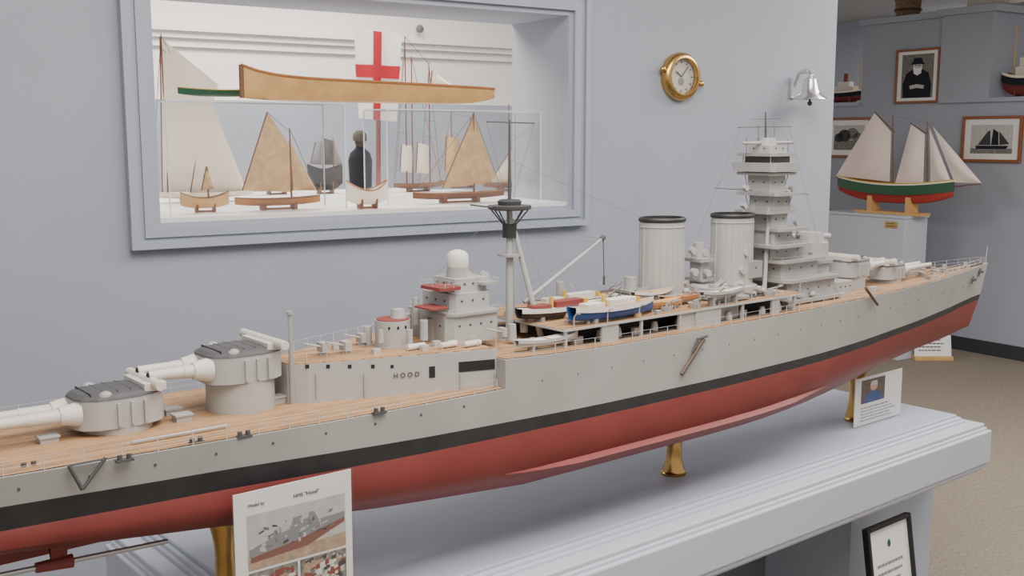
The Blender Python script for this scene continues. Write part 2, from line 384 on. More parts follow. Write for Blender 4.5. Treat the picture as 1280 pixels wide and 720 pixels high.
for i in range(11):
    k=i/10; x=hx0+(hx1-hx0)*k; 
    for s in (-1,1): m.cyl((x,s*(hy0+(hy1-hy0)*k-.003),zR),(x,s*(hy0+(hy1-hy0)*k-.003),zR+.02),.0008,n=5)
for s in (-1,1): m.cyl((hx0,s*hy0,zR+.02),(hx1,s*hy1,zR+.02),.0004,n=4)
m.build('railing',WIRE,ship)
p=sp(365,490,-.04); MB().cyl((p.x,p.y,zQ),(p.x,p.y,sp(365,393,-.04).z),.005,.004).cyl((p.x,p.y,sp(365,393,-.04).z),(p.x,p.y,sp(365,389,-.04).z),.006,.006).build('ventilator_post',SHIPG,ship)
def pcyl(name,u,vt,vb,rpx,dy,mt,rtop=None,zb=None,n=28,parent=None,sm=True):
    b=sp(u,vb,dy);t=sp(u,vt,dy);k=mpp(b); z0=b.z if zb is None else zb
    return MB().cyl((b.x,b.y,z0),(b.x,b.y,t.z),rpx*k,(rtop if rtop is not None else rpx)*k,n).build(name,mt,parent or ship,smooth=sm)
def dims(u0,u1,v,dy,frac,gr):
    c=sp((u0+u1)/2,v,dy); k=mpp(c); Wt=(u1-u0)*k*gr; d=(c-O); a=math.atan2(d.y,d.x)
    return c,Wt*(1-frac)/max(.3,math.sin(a)),Wt*frac/max(.3,math.cos(a))
def blk(name,u0,u1,vt,vb,mt,dy=0,ch=.1,frac=.6,zb=None,win=0,parent=None,top=1.0,bev=0,gr=1.08):
    """chamfered block whose silhouette spans u0..u1 seen from the room side"""
    um=(u0+u1)/2; c,L,W=dims(u0,u1,(vt+vb)/2,dy,frac,gr)
    z0=sp(um,vb,dy).z if zb is None else zb; z1=sp(um,vt,dy).z
    l=L/2;w=W/2;q=ch*min(L,W)
    P=[(-l,-w+q),(-l+q,-w),(l-q,-w),(l,-w+q),(l,w-q),(l-q,w),(-l+q,w),(-l,w-q)]
    o=MB(Matrix.Translation((c.x,c.y,0))).prism(P,z0,z1,[(x*top,y*top) for x,y in P]).build(name,mt,parent or ship,bevel=bev)
    if win:
        zz=z0+(z1-z0)*.62; hh=min(.004,(z1-z0)*.24)
        for i in range(win):
            x=-l+q+(2*l-2*q)*(i+.5)/win; MB(Matrix.Translation((c.x+x,c.y-w,zz))).boxb(-.0024,.0024,-.0008,.002,-hh/2,hh/2).build('window',GUN,o)
            y=-w+q+(2*w-2*q)*(i+.5)/win; MB(Matrix.Translation((c.x-l,c.y+y,zz))).boxb(-.0008,.002,-.0024,.0024,-hh/2,hh/2).build('window',GUN,o)
    return o
def tubrail(u0,u1,vt,dy=0,frac=.6,hh=.008,mt=WIRE):
    c,L,W=dims(u0,u1,vt,dy,frac,1.1); L*=.48;W*=.48
    m=MB(Matrix.Translation((c.x,c.y,c.z)));P=[(-L,-W),(0,-W),(L,-W),(L,0),(L,W),(0,W),(-L,W),(-L,0)]
    for i,(x,y) in enumerate(P):
        m.cyl((x,y,0),(x,y,hh),.0006,n=4); x2,y2=P[(i+1)%8]; m.cyl((x,y,hh),(x2,y2,hh),.0005,n=4)
    m.build('railing',mt,ship)
def gun(u,v,dy,z,sg=-1,r=.007,lift=.028):
    b=sp(u,v,dy); g=MB().cyl((b.x,b.y,z),(b.x,b.y,z+.012),r,r*.8).build('anti_aircraft_gun',SHIPG,ship)
    MB().prism([(b.x-r*.8,b.y-r*1.3),(b.x+r*.8,b.y-r*1.3),(b.x+r*.8,b.y+r*1.3),(b.x-r*.8,b.y+r*1.3)],z+.008,z+.026).build('gun_shield',SHIPL,g)
    for s in (-1,1): MB().cyl((b.x+sg*.003,b.y+s*.004,z+.018),(b.x+sg*.04,b.y+s*.004,z+lift),.0018,.0013,8).build('gun_barrel',SHIPF,g)
# aft superstructure
gun(404,440,-.005,zR,r=.009);gun(432,437,-.02,zR,r=.009);gun(452,432,.03,zR,r=.008);gun(628,428,-.1,zR,r=.007);gun(668,424,-.12,zF,r=.007)
for u,rr,vt in ((491,22,399),(552,20,396)):
    d=pcyl('drum_housing',u,vt,428,rr,-.01,SHIPL,zb=zR); b=sp(u,vt,-.01)
    MB().cyl((b.x,b.y,b.z),(b.x,b.y,b.z+.002),rr*mpp(b)*.94,n=28).build('drum_top',REDD,d)
    for i in range(3):
        a_=-PI*.75+i*.5; q=Vector((b.x+rr*mpp(b)*math.cos(a_),b.y+rr*mpp(b)*math.sin(a_),b.z-.012)); MB().ell(q,(.0025,.0025,.0035),8,6).build('scuttle',DARK,d)
for u,vt,vb,r1,r2,dy in ((498,386,400,11,8,-.01),(520,372,405,5,4,.01),(460,408,432,5,5,.03),(476,412,428,4,3,-.05),(512,412,430,4,4,-.07),(640,405,425,6,5,-.06),(655,398,415,5,5,-.02),(508,392,420,6,6,.04),(530,400,425,5,5,-.06)):
    pcyl('ventilator',u,vt,vb,r1,dy,SHIPL,rtop=r2)
blk('deckhouse_block',512,622,386,424,SHIPL,zb=zR,win=4,frac=.45); blk('deckhouse_block',528,612,362,386,SHIPL,frac=.45,win=3)
blk('upper_platform',510,624,384,387,SHIPG,frac=.47); tubrail(512,622,384,frac=.45)
blk('control_house',542,608,345,362,SHIPL,frac=.45,win=3)
blk('red_deck',526,576,357,361,REDD,dy=-.03,frac=.5); tubrail(526,576,357,dy=-.03)
blk('red_deck',518,560,383,385,REDD,dy=-.04,frac=.5)
blk('searchlight_platform',574,622,350,353,SHIPG,dy=-.02); tubrail(574,622,350,dy=-.02)
pcyl('director_base',572,332,350,15,-.005,SHIPG,rtop=13)
b=sp(572,333,-.005);k=mpp(b); MB().lathe([(13*k,0),(14*k,.006),(14*k,.020),(13*k,.028),(9*k,.034),(3*k,.037)],(b.x,b.y,b.z-.002),24).build('director_dome',CANV,ship,smooth=True)
for u,v,dy in ((545,410,-.07),(590,418,-.07),(565,420,-.085),(420,438,.03),(470,436,-.06),(610,425,-.02),(530,430,-.09)):
    q=sp(u,v,dy); MB().boxb(q.x-.008,q.x+.008,q.y-.006,q.y+.006,zR,zR+.012).build('locker',SHIPF,ship,bevel=.001)
for u,v,dy in ((560,438,-.1),(590,440,-.12),(520,440,-.075)):
    q=sp(u,v,dy); MB().cyl((q.x-.02,q.y,zR+.008),(q.x+.02,q.y,zR+.008),.006,n=12).build('canvas_roll',CANV,ship,smooth=True)
# mainmast
b=sp(637,410); mb=Vector((b.x,Yc,zF)); tz=sp(637,262).z; mt_=Vector((b.x,Yc,tz))
mast=MB().cyl(mb,mt_,.0095,.0065,14).build('tripod_mainmast',SHIPL,ship,smooth=True)
for dx,dy in ((.05,-.05),(.05,.05)): MB().cyl((b.x+dx,Yc+dy,zF),(b.x+.004,Yc+dy*.04,tz-.02),.007,.005,12).build('mast_leg',SHIPL,mast,smooth=True)
k=mpp(b)
ct=MB().lathe([(20*k,-.001),(26*k,.001),(27*k,.004),(27*k,.009),(22*k,.010)],(b.x,Yc,tz),28).build('control_top',GUN,mast,smooth=True)
MB().lathe([(14*k,.010),(15*k,.018),(12*k,.022)],(b.x,Yc,tz),20).build('lookout_cabin',INK,mast,smooth=True)
for j in range(8):
    a_=2*PI*j/8; MB().cyl((b.x+7*k*math.cos(a_),Yc+7*k*math.sin(a_),tz-.034),(b.x+23*k*math.cos(a_),Yc+23*k*math.sin(a_),tz),.0016,n=6).build('platform_strut',GUN,ct)
MB().cyl((b.x,Yc,tz-.06),(b.x,Yc,tz-.03),9*k,9*k,16).build('mast_band',BLACK,mast)
MB().cyl((b.x,Yc,tz-.10),(b.x,Yc,tz-.095),15*k,15*k,16).build('mast_platform',SHIPG,mast)
MB().cyl((b.x,Yc,tz),(b.x,Yc,sp(637,150).z),.0045,.002,8).build('topmast',GUN,mast)
MB().cyl(sp(608,152),sp(668,154),.0014,n=6).build('yard',GUN,mast); MB().cyl(sp(636,262),sp(588,256),.0018,n=6).build('gaff',GUN,mast)
a=sp(655,378,-.01);c=sp(752,299,-.01)
MB().cyl(a,c,.005,.0035,10).build('derrick_boom',SHIPL,ship)
MB().cyl(c,sp(755,296,-.01),.006,.006,8).cyl(sp(754,300,-.01),sp(755,345,-.01),.0012,n=5).cyl(sp(755,345,-.01),sp(755,356,-.01),.003,.003,6).build('derrick_hook',GUN,ship)
# boat deck
zBD=1.206; bx_0,bx_1=1.46,aty(1000,390,Yc-.15).x
bd=MB(SM).boxb(bx_0,bx_1,-.164,.164,zBD-.004,zBD).build('boat_deck',SHIPL,ship)
MB(SM).boxb(bx_0+.003,bx_1-.003,-.159,.159,zBD,zBD+.0012).build('boat_deck_planking',WOOD,bd)
MB(SM).boxb(bx_0+.06,bx_1-.02,-.085,.085,zF,zBD-.004).build('boat_deck_casing',mat('shaded_grey',(70,69,68),.8),bd)  # casing coloured dark to deepen the shade below the boat deck
xm=bx_0+.36
for s in (-1,1): MB(SM).boxb(xm,xm+.12,min(s*.150,s*.158),max(s*.150,s*.158),zF,zBD-.004).boxb(xm+.12,xm+.24,min(s*.128,s*.136),max(s*.128,s*.136),zF,zBD-.004).build('gallery_screen',SHIPL,bd)
MB(SM).boxb(bx_0+.05,bx_1-.02,-.15,.15,zF+.001,zF+.003).build('gallery_floor',mat('gallery_shade',(82,72,60),.8),bd)  # dark sheet over the planks, shade under the boat deck as colour
xx=bx_0+.004; i=0; ws=(.006,.05,.006,.006,.09,.006,.03,.006,.006,.07,.006,.04,.006); gs=(.10,.07,.12,.05,.08,.11,.06,.09,.05,.1,.07,.06,.08)
while xx<bx_1-.01:
    wdt=min(ws[i%13],bx_1-xx)
    for s in (-1,1): MB(SM).boxb(xx,xx+wdt,s*.159-.003,s*.159+.003,zF,zBD-.004).build('deck_support',SHIPL,bd)
    xx+=wdt+gs[i%13]; i+=1
for i in range(13):
    x=bx_0+.07+i*.062+random.uniform(-.012,.012); y=-.128-random.uniform(0,.016)
    if i%3==0: MB(SM).boxb(x-.014,x+.014,y-.006,y+.006,zF,zF+.018).build('gallery_locker',SHIPF,ship,bevel=.001)
    else: MB(SM).lathe([(.009,0),(.009,.012),(.006,.02+.008*random.random())],(x,y,zF),12).build('ready_use_drum',SHIPF,ship,smooth=True)
for i in range(9):
    x=bx_0+.03+i*.098
    for s in (-1,1): MB(SM).tube([(x,s*.160,zBD),(x,s*.160,zBD+.024),(x,s*.168,zBD+.032),(x,s*.178,zBD+.033)],.0014,6).build('davit',SHIPL,ship)
for i in range(70):
    x=bx_0+.02+(bx_1-bx_0-.05)*random.random(); dyy=random.uniform(-.155,.1); q=random.random(); z=zBD
    if q<.5: MB(SM).boxb(x-.007,x+.007,dyy-.005,dyy+.005,z,z+random.uniform(.006,.02)).build('deck_locker',random.choice((SHIPF,SHIPL,SHIPG,SHIPG,HULLT)),ship,bevel=.001)
    elif q<.82: MB(SM).cyl((x,dyy,z),(x,dyy,z+random.uniform(.012,.032)),.0045,.003,10).ell((x,dyy,z+.014),(.006,.006,.006)).build('deck_vent',random.choice((SHIPF,SHIPL)),ship,smooth=True)
    else: MB(SM).tube([(x,dyy,z),(x,dyy,z+.03),(x+.018,dyy-.006,z+.042)],.0013,6).build('small_derrick',GUN,ship)
def funnel(u,vt,vb,rpx):
    b=sp(u,vb);t=sp(u,vt);k=mpp(b);r=rpx*k
    M=Matrix.Translation((b.x,Yc,0)); h=t.z-zBD
    f=MB(M).lathe([(r*1.1,zBD),(r*1.1,zBD+.008),(r,zBD+.01),(r*.985,t.z)],n=40,sx=1.12,sy=.97,caps=False).build('funnel',SHIPF,ship,smooth=True)
    MB(M).lathe([(r*.99,t.z-.008),(r*1.04,t.z-.006),(r*1.05,t.z-.001),(r*.99,t.z+.003),(r*.88,t.z+.003),(r*.86,t.z-.03),(.002,t.z-.03)],n=40,sx=1.12,sy=.97,caps=False).build('funnel_cap',BLACK,f,smooth=True)
    for j in range(22):
        a=2*PI*j/22+.2; x=r*1.12*1.0*math.cos(a);y=r*.97*1.0*math.sin(a); MB(M).cyl((x,y,zBD+.01),(x*.99,y*.99,t.z-.012),.0022 if j%5==0 else .0010,n=8).build('funnel_pipe',SHIPF,f,smooth=True)
    MB(M).lathe([(r*1.0,t.z-.02),(r*1.035,t.z-.019),(r*1.0,t.z-.017)],n=40,sx=1.12,sy=.97,caps=False).build('funnel_band',SHIPL,f)
    MB(M).lathe([(r*1.25,zBD),(r*1.25,zBD+.014),(r*1.1,zBD+.018)],n=24,sx=1.1,sy=.97).build('funnel_base',SHIPL,f,smooth=True)
funnel(826,273,373,27); funnel(913,268,366,25.5)
blk('searchlight_tower',862,886,326,372,SHIPL,zb=zBD,win=2)
blk('searchlight_platform',853,893,322,326,SHIPG);blk('searchlight_platform',856,892,347,350,SHIPG); tubrail(853,893,322); tubrail(856,892,347)
def slight(u,v,dy,r=.009):
    p=sp(u,v,dy); MB().cyl(p+Vector((0,.006,0)),p-Vector((.003,.008,0)),r,r,16).cyl(p-Vector((0,0,.016)),p,.003,n=6).build('searchlight',SHIPF,ship,smooth=True)
for u,v,dy in ((866,313,-.01),(880,315,.0),(868,340,-.03),(884,341,-.03),(584,343,-.02),(606,344,-.02)): slight(u,v,dy)
pcyl('director_tower',873,303,322,7,.01,SHIPL)
blk('funnel_house',858,912,358,394,SHIPL,dy=-.06,zb=zBD,win=3); blk('flag_locker',880,932,372,396,SHIPG,dy=-.09,zb=zBD,win=2)
blk('gun_platform',852,936,368,371,SHIPG,dy=-.075); tubrail(852,936,368,dy=-.075)
for u in (868,890,914):
    q=sp(u,368,-.085); gun(u,368,-.085,q.z-.001,sg=1 if u>880 else -1,r=.006,lift=.034)
blk('engine_casing',768,808,364,385,SHIPL,dy=.02,zb=zBD,win=2); blk('engine_casing',842,868,364,388,SHIPL,dy=-.03,zb=zBD,win=2); blk('engine_casing',792,852,376,388,SHIPG,dy=-.055,zb=zBD,win=4)
blk('gun_platform',764,812,361,364,SHIPG,dy=.02); tubrail(764,812,361,dy=.02); pcyl('director_tower',788,346,361,8,.02,SHIPL)
blk('deck_house',690,716,372,396,SHIPL,dy=.05,zb=zBD,win=2); pcyl('ventilator',700,352,372,5,.05,SHIPL)
# bridge
blk('bridge_base',906,1040,370,404,SHIPL,zb=zF,win=6,frac=.52); blk('bridge_base_wing',903,990,388,410,SHIPG,dy=-.085,zb=zF,win=4,frac=.3)
blk('bridge_block',922,1038,346,370,SHIPL,win=4,frac=.55,ch=.04); blk('bridge_block',928,1018,322,346,SHIPL,win=3,frac=.55,ch=.04)
blk('bridge_block',958,1008,298,322,SHIPL,win=2,frac=.5,ch=.04,dy=-.01); blk('bridge_block',920,952,326,346,SHIPG,win=1,frac=.5,ch=.04,dy=-.03)
cx=sp(958,300).x
pcyl('foremast_tower',957,200,395,12,0,SHIPG,rtop=8)
for s in (-1,1): MB().cyl((cx-.075,Yc+s*.055,zBD),(cx-.004,Yc+s*.01,sp(955,215).z),.006,.0045,10).build('foremast_leg',SHIPL,ship)
for vt,vb,u0,u1,wn_ in ((306,324,930,986,2),(286,305,934,988,2),(265,285,936,982,2),(243,264,938,986,2),(218,242,936,980,2)):
    blk('bridge_cabin',u0,u1,vt,vb,SHIPL,win=wn_,ch=.05)
PLT=((368,910,1044,.55,0),(344,914,1042,.55,0),(322,918,1026,.55,0),(305,920,1010,.55,-.01),(285,926,1006,.6,0),(264,922,992,.55,0),(242,924,998,.62,0),(217,924,992,.6,0))
for i,(v,u0,u1,f_,dy_) in enumerate(PLT):
    pf_=blk('bridge_platform',u0,u1,v-2,v+1.5,SHIPG,frac=f_,gr=1.14,ch=.08,dy=dy_); tubrail(u0,u1,v-2,frac=f_,dy=dy_)
    if i>=3:
        c,L,W=dims(u0,u1,v,0,f_,.85); c2=sp(957,PLT[i-1][0])
        for sx in (-1,1):
            for sy in (-1,1): MB().cyl((c.x+sx*L*.46,c.y+sy*W*.46,c.z),(c.x+sx*L*.36,c.y+sy*W*.36,c2.z),.0013,n=5).build('platform_strut',SHIPL,pf_)
blk('spotting_top',918,997,203,214,SHIPL,top=1.04,ch=.08); blk('spotting_cabin',932,986,195,206,GUN,ch=.08); blk('spotting_top_roof',922,994,191,195,SHIPG,ch=.08)
c,L,W=dims(926,989,200,0,.6,1.0)
for sx in (-1,0,1):
    for sy in (-1,1): MB().cyl((c.x+sx*L*.44,c.y+sy*W*.44,sp(957,206).z),(c.x+sx*L*.44,c.y+sy*W*.44,sp(957,193).z),.0016,n=6).build('roof_pillar',SHIPL,ship)
blk('upper_cabin',936,982,182,191,SHIPL,win=2,ch=.08)
pcyl('director_tower',958,172,184,13,0,SHIPL,rtop=11); MB().cyl(sp(928,179,0),sp(990,178,0),.0045,n=10).build('rangefinder',SHIPL,ship)
for u,v,dy,r in ((928,338,-.05,.009),(1008,338,-.05,.008),(932,316,-.05,.008),(1000,296,-.03,.008),(932,299,-.035,.007),(934,278,-.03,.007),(996,278,-.03,.007),(984,257,-.02,.007),(930,257,-.02,.006),(932,235,-.02,.007),(990,235,-.02,.006),(926,362,-.07,.010),(950,361,-.075,.008),(1016,316,-.04,.007)): slight(u,v,dy,r)
MB().cyl(sp(957,176),sp(957,140),.0034,.0016,8).build('foretopmast',GUN,ship); MB().cyl(sp(922,159),sp(990,158),.0014,n=5).build('yard',GUN,ship); MB().cyl(sp(938,149),sp(976,148),.001,n=5).build('yard',GUN,ship)
MB().cyl(sp(893,235,-.02),sp(940,238,0),.0011,n=5).build('signal_spar',GUN,ship); MB().cyl(sp(975,238),sp(1010,243,0),.0011,n=5).build('signal_spar',GUN,ship)
for u,v in ((933,186),(985,188),(948,170),(968,170)): MB().cyl(sp(u,v+10),sp(u,v-14),.0009,n=5).build('aerial',GUN,ship)
blk('bridge_front',982,1036,326,392,SHIPL,zb=zF,win=3,frac=.62,top=.92); blk('bridge_front_platform',978,1040,323,327,SHIPG,frac=.62); tubrail(978,1040,323)
pcyl('conning_tower',1012,302,326,22,0,SHIPL); pcyl('conning_tower_hood',1012,290,303,18,0,SHIPL,rtop=16)
MB().cyl(sp(988,296,0),sp(1036,295,0),.0085,n=14).build('armoured_rangefinder',SHIPL,ship,smooth=True)
blk('shelter_house',1014,1064,350,388,SHIPL,dy=-.03,zb=zF,win=3)
for u,v,dy in ((832,402,-.13),(905,402,-.13),(960,396,-.135),(868,404,-.14)):
    b=sp(u,v,dy); g=MB().lathe([(.014,0),(.017,.012),(.015,.012),(.012,.004)],(b.x,b.y,zBD+.001),16).build('gun_tub',SHIPL,ship,smooth=True)
    MB().cyl((b.x,b.y,zBD),(b.x,b.y,zBD+.018),.005,n=10).cyl((b.x,b.y,zBD+.018),(b.x+.03,b.y-.02,zBD+.026),.002,n=6).build('gun_barrel',SHIPG,g)
for i,(u,v,dy) in enumerate(((668,392,.02),(712,398,.02),(845,362,-.03),(858,384,-.05),(800,372,.05),(785,372,.03),(770,378,.0),(778,390,-.03),(896,360,.04),(842,350,.04),(702,380,.06),(925,384,-.05),(905,386,-.04),(1000,392,-.1),(1015,388,-.1),(790,395,-.07),(812,392,-.07))):
    b=sp(u,v,dy); z=zF if u>995 or b.x<bx_0 else zBD; MB().cyl((b.x,b.y,z),(b.x,b.y,z+.02),.006,.005,12).ell((b.x-.002,b.y,z+.023),(.009,.009,.008)).build('ventilator',SHIPL,ship,smooth=True)
for u in (748,762): 
    a=sp(u,353,.06); MB().cyl((a.x,a.y,zBD+.02),(a.x+.07,a.y,zBD+.02),.009,n=14).boxb(a.x,a.x+.07,a.y-.004,a.y+.004,zBD,zBD+.014).build('life_raft_roll',GUN,ship,smooth=True)
q=sp(936,390,-.12); 
for i in range(2): MB(Matrix.Translation((q.x+i*.045,q.y,zBD))).boxb(-.018,.018,-.012,.012,.0,.006).boxb(-.014,.014,-.009,.009,.006,.011).build('life_raft',GUN,ship,bevel=.002)
# boats carried
def boat_mesh(M,L,B,Hh,sheer,zk=0.0,tr=.0):
    m=MB(M);R=[];n=14
    for i in range(n+1):
        s=-1+2*i/n; e=abs(s)
        bb=B/2*max(.02,(1-e**2.6)) if (s>0 or tr==0) else B/2*max(tr,(1-(1-tr)*e**2.6))
        zg=Hh+sheer*s*s; kr=zk*e**3
        row=[]
        for j in range(9):
            t=-1+2*j/8; yy=bb*math.copysign(abs(t)**.6,t) if t else 0
            row.append((s*L/2,yy,kr+(zg-kr)*abs(t)**2.2))
        R.append(row)
    m.rows(R); return m,R
def boat_lid(M,R,k,dz=0):
    m=MB(M); m.rows([[(r[0][0]*.97,r[0][1]*k,r[0][2]+dz),(r[0][0]*.97,0,r[0][2]+dz+.0),(r[0][0]*.97,-r[0][1]*k,r[0][2]+dz)] for r in R]); return m
def strake(M,R,hs,kx=1.03,mt=None,parent=None,name='gunwale',dz=0):
    m2=MB(M)
    for s in (-1,1):
        m2.rows([[(r[0][0]*1.003,s*abs(r[0][1])*kx,r[0][2]+dz),(r[0][0]*1.003,s*abs(r[0][1])*kx,r[0][2]-hs+dz)] for r in R])
    m2.build(name,mt,parent,smooth=True)
def ship_boat(name,u0,u1,v,dy,B,hh,lower,upper,lid,cabin=None,z=None,sf=.42):
    a=sp(u0,v,dy);b=sp(u1,v,dy);c=(a+b)/2;L=b.x-a.x; z=zBD+.005 if z is None else z
    M=Matrix.Translation((c.x,c.y,z))
    m,R=boat_mesh(M,L,B,hh,.006,zk=.008,tr=.6); bo=m.build(name,lower,ship,smooth=True)
    if upper: strake(M,R,hh*sf,1.03,upper,bo)
    boat_lid(M,R,.93,-.002).build('boat_interior',lid,bo)
    m3=MB(M)
    if cabin:
        m3.boxb(-L*.1,L*.22,-B*.3,B*.3,hh-.002,hh+.012); m3.boxb(-L*.36,-L*.16,-B*.3,B*.3,hh-.002,hh+.008); cb=m3.build('cabin',cabin,bo,bevel=.001)
        MB(M).cyl((-L*.12,0,hh),(-L*.12,0,hh+.022),.005,n=12).build('boat_funnel',YEL,bo,smooth=True)
        MB(M).boxb(L*.26,L*.29,-B*.2,B*.2,hh,hh+.010).build('wheelhouse',YEL,bo)
    else:
        for t in (-.25,0,.25): m3.boxb(L*t-.003,L*t+.003,-B*.4,B*.4,hh-.003,hh-.0005)
        m3.build('thwart',HULLT,bo)
    zz=zBD-z if z<zBD+.025 and z>zBD-.01 else -.008
    MB(M).boxb(-L*.28,-L*.24,-B*.3,B*.3,zz,.006).boxb(L*.24,L*.28,-B*.3,B*.3,zz,.006).boxb(-L*.26,L*.26,-.002,.002,zz,zz+.003).build('cradle',SHIPG,bo)
ship_boat('picket_boat',714,816,406,-.138,.05,.031,BLUE,CANV,HULLT,CANV,sf=.36)
ship_boat('steam_pinnace',648,752,388,-.05,.044,.024,BLACK,CANV,CANV,REDD)
ship_boat('pinnace',664,768,374,.02,.038,.022,HULLB,CANV,HULLT,CANV)
ship_boat('cutter',798,852,401,-.115,.034,.017,HULLT,HULLW,HULLT)
ship_boat('cutter',826,880,391,-.088,.034,.017,SHIPL,HULLW,HULLW)
ship_boat('whaler',876,930,385,-.15,.028,.016,SHIPL,SHIPF,CANV,z=zBD+.018)
ship_boat('gig',720,770,372,.09,.026,.014,HULLW,CANV,HULLT)
ship_boat('cutter',790,840,386,-.06,.03,.016,SHIPL,CANV,HULLT,z=zBD+.02)
ship_boat('whaler',645,722,434,-.15,.028,.016,SHIPL,SHIPF,CANV,z=zF+.014)
def boom(name,pts,r,mt=BROWN): MB().tube(pts,r,8).build(name,mt,ship)
def hp_(u,v,o=.008):
    d=ray(u,v);t=2
    for i in range(60):
        x=d.x*t; t=.5*t+.5*(Yc-hb(x)-o)/d.y
    return O+d*t
boom('boat_boom',[hp_(852,468),hp_(880,424)],.0045); boom('boom_bracket',[hp_(884,420),hp_(872,424),hp_(866,440)],.003,GUN)
boom('boat_boom',[hp_(1082,360),hp_(1097,381)],.004)
boom('accommodation_davit',[hp_(86,582),hp_(103,612),hp_(132,572)],.003,GUN)
boom('accommodation_davit',[hp_(86,582),hp_(133,573)],.0018,GUN)
for u,v in ((1217,350),(1226,340)):
    q=hp_(u,v,.003); MB().boxb(q.x-.01,q.x+.012,q.y-.004,q.y+.003,q.z-.004,q.z+.004).cyl(q-Vector((.012,0,.012)),q-Vector((-.0,0,-.012)),.003,n=6).build('anchor',ROOFD,ship)
bwx=sp(1140,345).x
m=MB(SM); 
for s in (-1,1): m.add([(bwx+.04,0,zF),(bwx-.03,s*.08,zF),(bwx-.03,s*.08,zF+.012),(bwx+.04,0,zF+.016)],[(0,1,2,3)])
m.build('breakwater',SHIPL,ship)
zf2=zF+.003
for dx in (.1,.16):
    for s in (-1,1): MB(SM).lathe([(.009,0),(.006,.004),(.006,.012),(.009,.016)],(bwx+dx,s*.018,zf2),14).build('capstan',SHIPL,ship,smooth=True)
for s in (-1,1): MB(SM).tube([(bwx+.1,s*.018,zf2+.003),(bwx+.28,s*.02,zf2+.008),(XB-.06,s*.014,zf2+.014)],.003,6).build('anchor_chain',GUN,ship)
for i in range(9):
    x=bwx-.05+.05*i; s=-1 if i%2 else 1; zz=zdeck(x); MB(SM).cyl((x,s*(hb(x)-.018),zz),(x,s*(hb(x)-.018),zz+.012),.004,n=8).cyl((x+.012,s*(hb(x)-.018),zz),(x+.012,s*(hb(x)-.018),zz+.012),.004,n=8).boxb(x-.005,x+.017,s*(hb(x)-.018)-.004,s*(hb(x)-.018)+.004,zz,zz+.003).build('bollard',SHIPL,ship)
for u,v,dy in ((1030,372,-.1),(1050,366,-.09),(1090,362,-.08),(1150,346,.02),(1172,340,0)):
    q=sp(u,v,dy); MB().boxb(q.x-.014,q.x+.014,q.y-.008,q.y+.008,zF-.004,zF+.012).build('deck_hatch',SHIPF,ship,bevel=.001)
MB().cyl((XB-.01,Yc,zF+.01),(XB-.004,Yc,zF+.07),.0012,n=5).build('jackstaff',WIRE,ship)
for u,v in ((60,556),(345,505),(228,528),(215,520)):
    q=atz(u,v,zQ); MB().boxb(q.x-.014,q.x+.014,q.y-.011,q.y+.011,zQ,zQ+.013).boxb(q.x-.016,q.x+.016,q.y-.013,q.y+.013,zQ+.013,zQ+.016).build('deck_hatch',SHIPL,ship)
for u,v in ((240,556),(300,548),(150,578),(470,518),(30,588)):
    q=atz(u,v,zQ); MB().cyl((q.x,q.y,zQ),(q.x,q.y,zQ+.011),.004,n=10).cyl((q.x+.014,q.y,zQ),(q.x+.014,q.y,zQ+.011),.004,n=10).boxb(q.x-.006,q.x+.02,q.y-.005,q.y+.005,zQ,zQ+.004).build('bollard',GUN,ship)
q=atz(165,560,zQ); MB().cyl((q.x,q.y,zQ+.009),(q.x+.16,q.y+.0,zQ+.009),.0025,n=6).build('paravane_boom',SHIPL,ship)
for s in (-1,1):
    a=sp(172,684,-.085);b=sp(74,704,-.085); dd=(b-a).normalized()
    if s>0: a.y=2*Yc-a.y;b.y=2*Yc-b.y;dd.y=-dd.y
    e=b+dd*.12
    sh=MB().cyl(a-dd*.05,e,.0042,n=12).build('propeller_shaft',STEEL,ship,smooth=True)
    m=MB().cyl(b-dd*.02,b+dd*.035,.011,.008,12)
    for yy in (.035,-.02): m.add([b+Vector((-.012,0,0)),b+Vector((.012,0,0)),b+Vector((.015,yy,.10)),b+Vector((-.015,yy,.10))],[(0,1,2,3)])
    m.build('shaft_bracket',RED,sh)
    m=MB(); m.cyl(e,e+dd*.02,.01,.006,12)
    for k in range(3):
        a_=2*PI*k/3; o1=Vector((0,math.cos(a_),math.sin(a_))); o2=Vector((0,-math.sin(a_),math.cos(a_)))
        m.add([e+o1*.006,e+o1*.03+o2*.018+dd*.008,e+o1*.05+o2*.008,e+o1*.05-o2*.008,e+o1*.03-o2*.018-dd*.008],[(0,1,2,3,4)])
    m.build('propeller',BRASS,sh)
MB(SM).prism([(-.3,-.006),(-.18,-.009),(-.18,.009),(-.3,.006)],.92,1.05).build('rudder',RED,ship)
MB(SM).prism([(-.1,-.006),(1.2,-.012),(1.2,.012),(-.1,.006)],.93,1.0,[(-.1,-.01),(1.2,-.03),(1.2,.03),(-.1,.01)]).build('skeg',RED,ship)
m=MB()
def wire(a,b,r=.0004): m.cyl(a,b,r,n=4,cap=False)
wire(sp(640,275),sp(752,299,-.01));wire(sp(640,292),sp(745,303,-.01));wire(sp(752,299,-.01),sp(655,360,-.01));wire(sp(637,180),sp(668,154));wire(sp(637,262),sp(608,152));wire(sp(637,262),sp(668,154))
wire(sp(957,160),sp(926,200));wire(sp(957,160),sp(985,200));wire(sp(957,150),sp(895,235,-.02));wire(sp(640,250),sp(690,390,-.1));wire(sp(634,250),sp(540,350))
wire(sp(986,158),sp(1030,330,-.05)); wire(sp(926,159),sp(870,300)); wire(sp(637,200),sp(800,272))
m.build('rigging',RIG,ship)
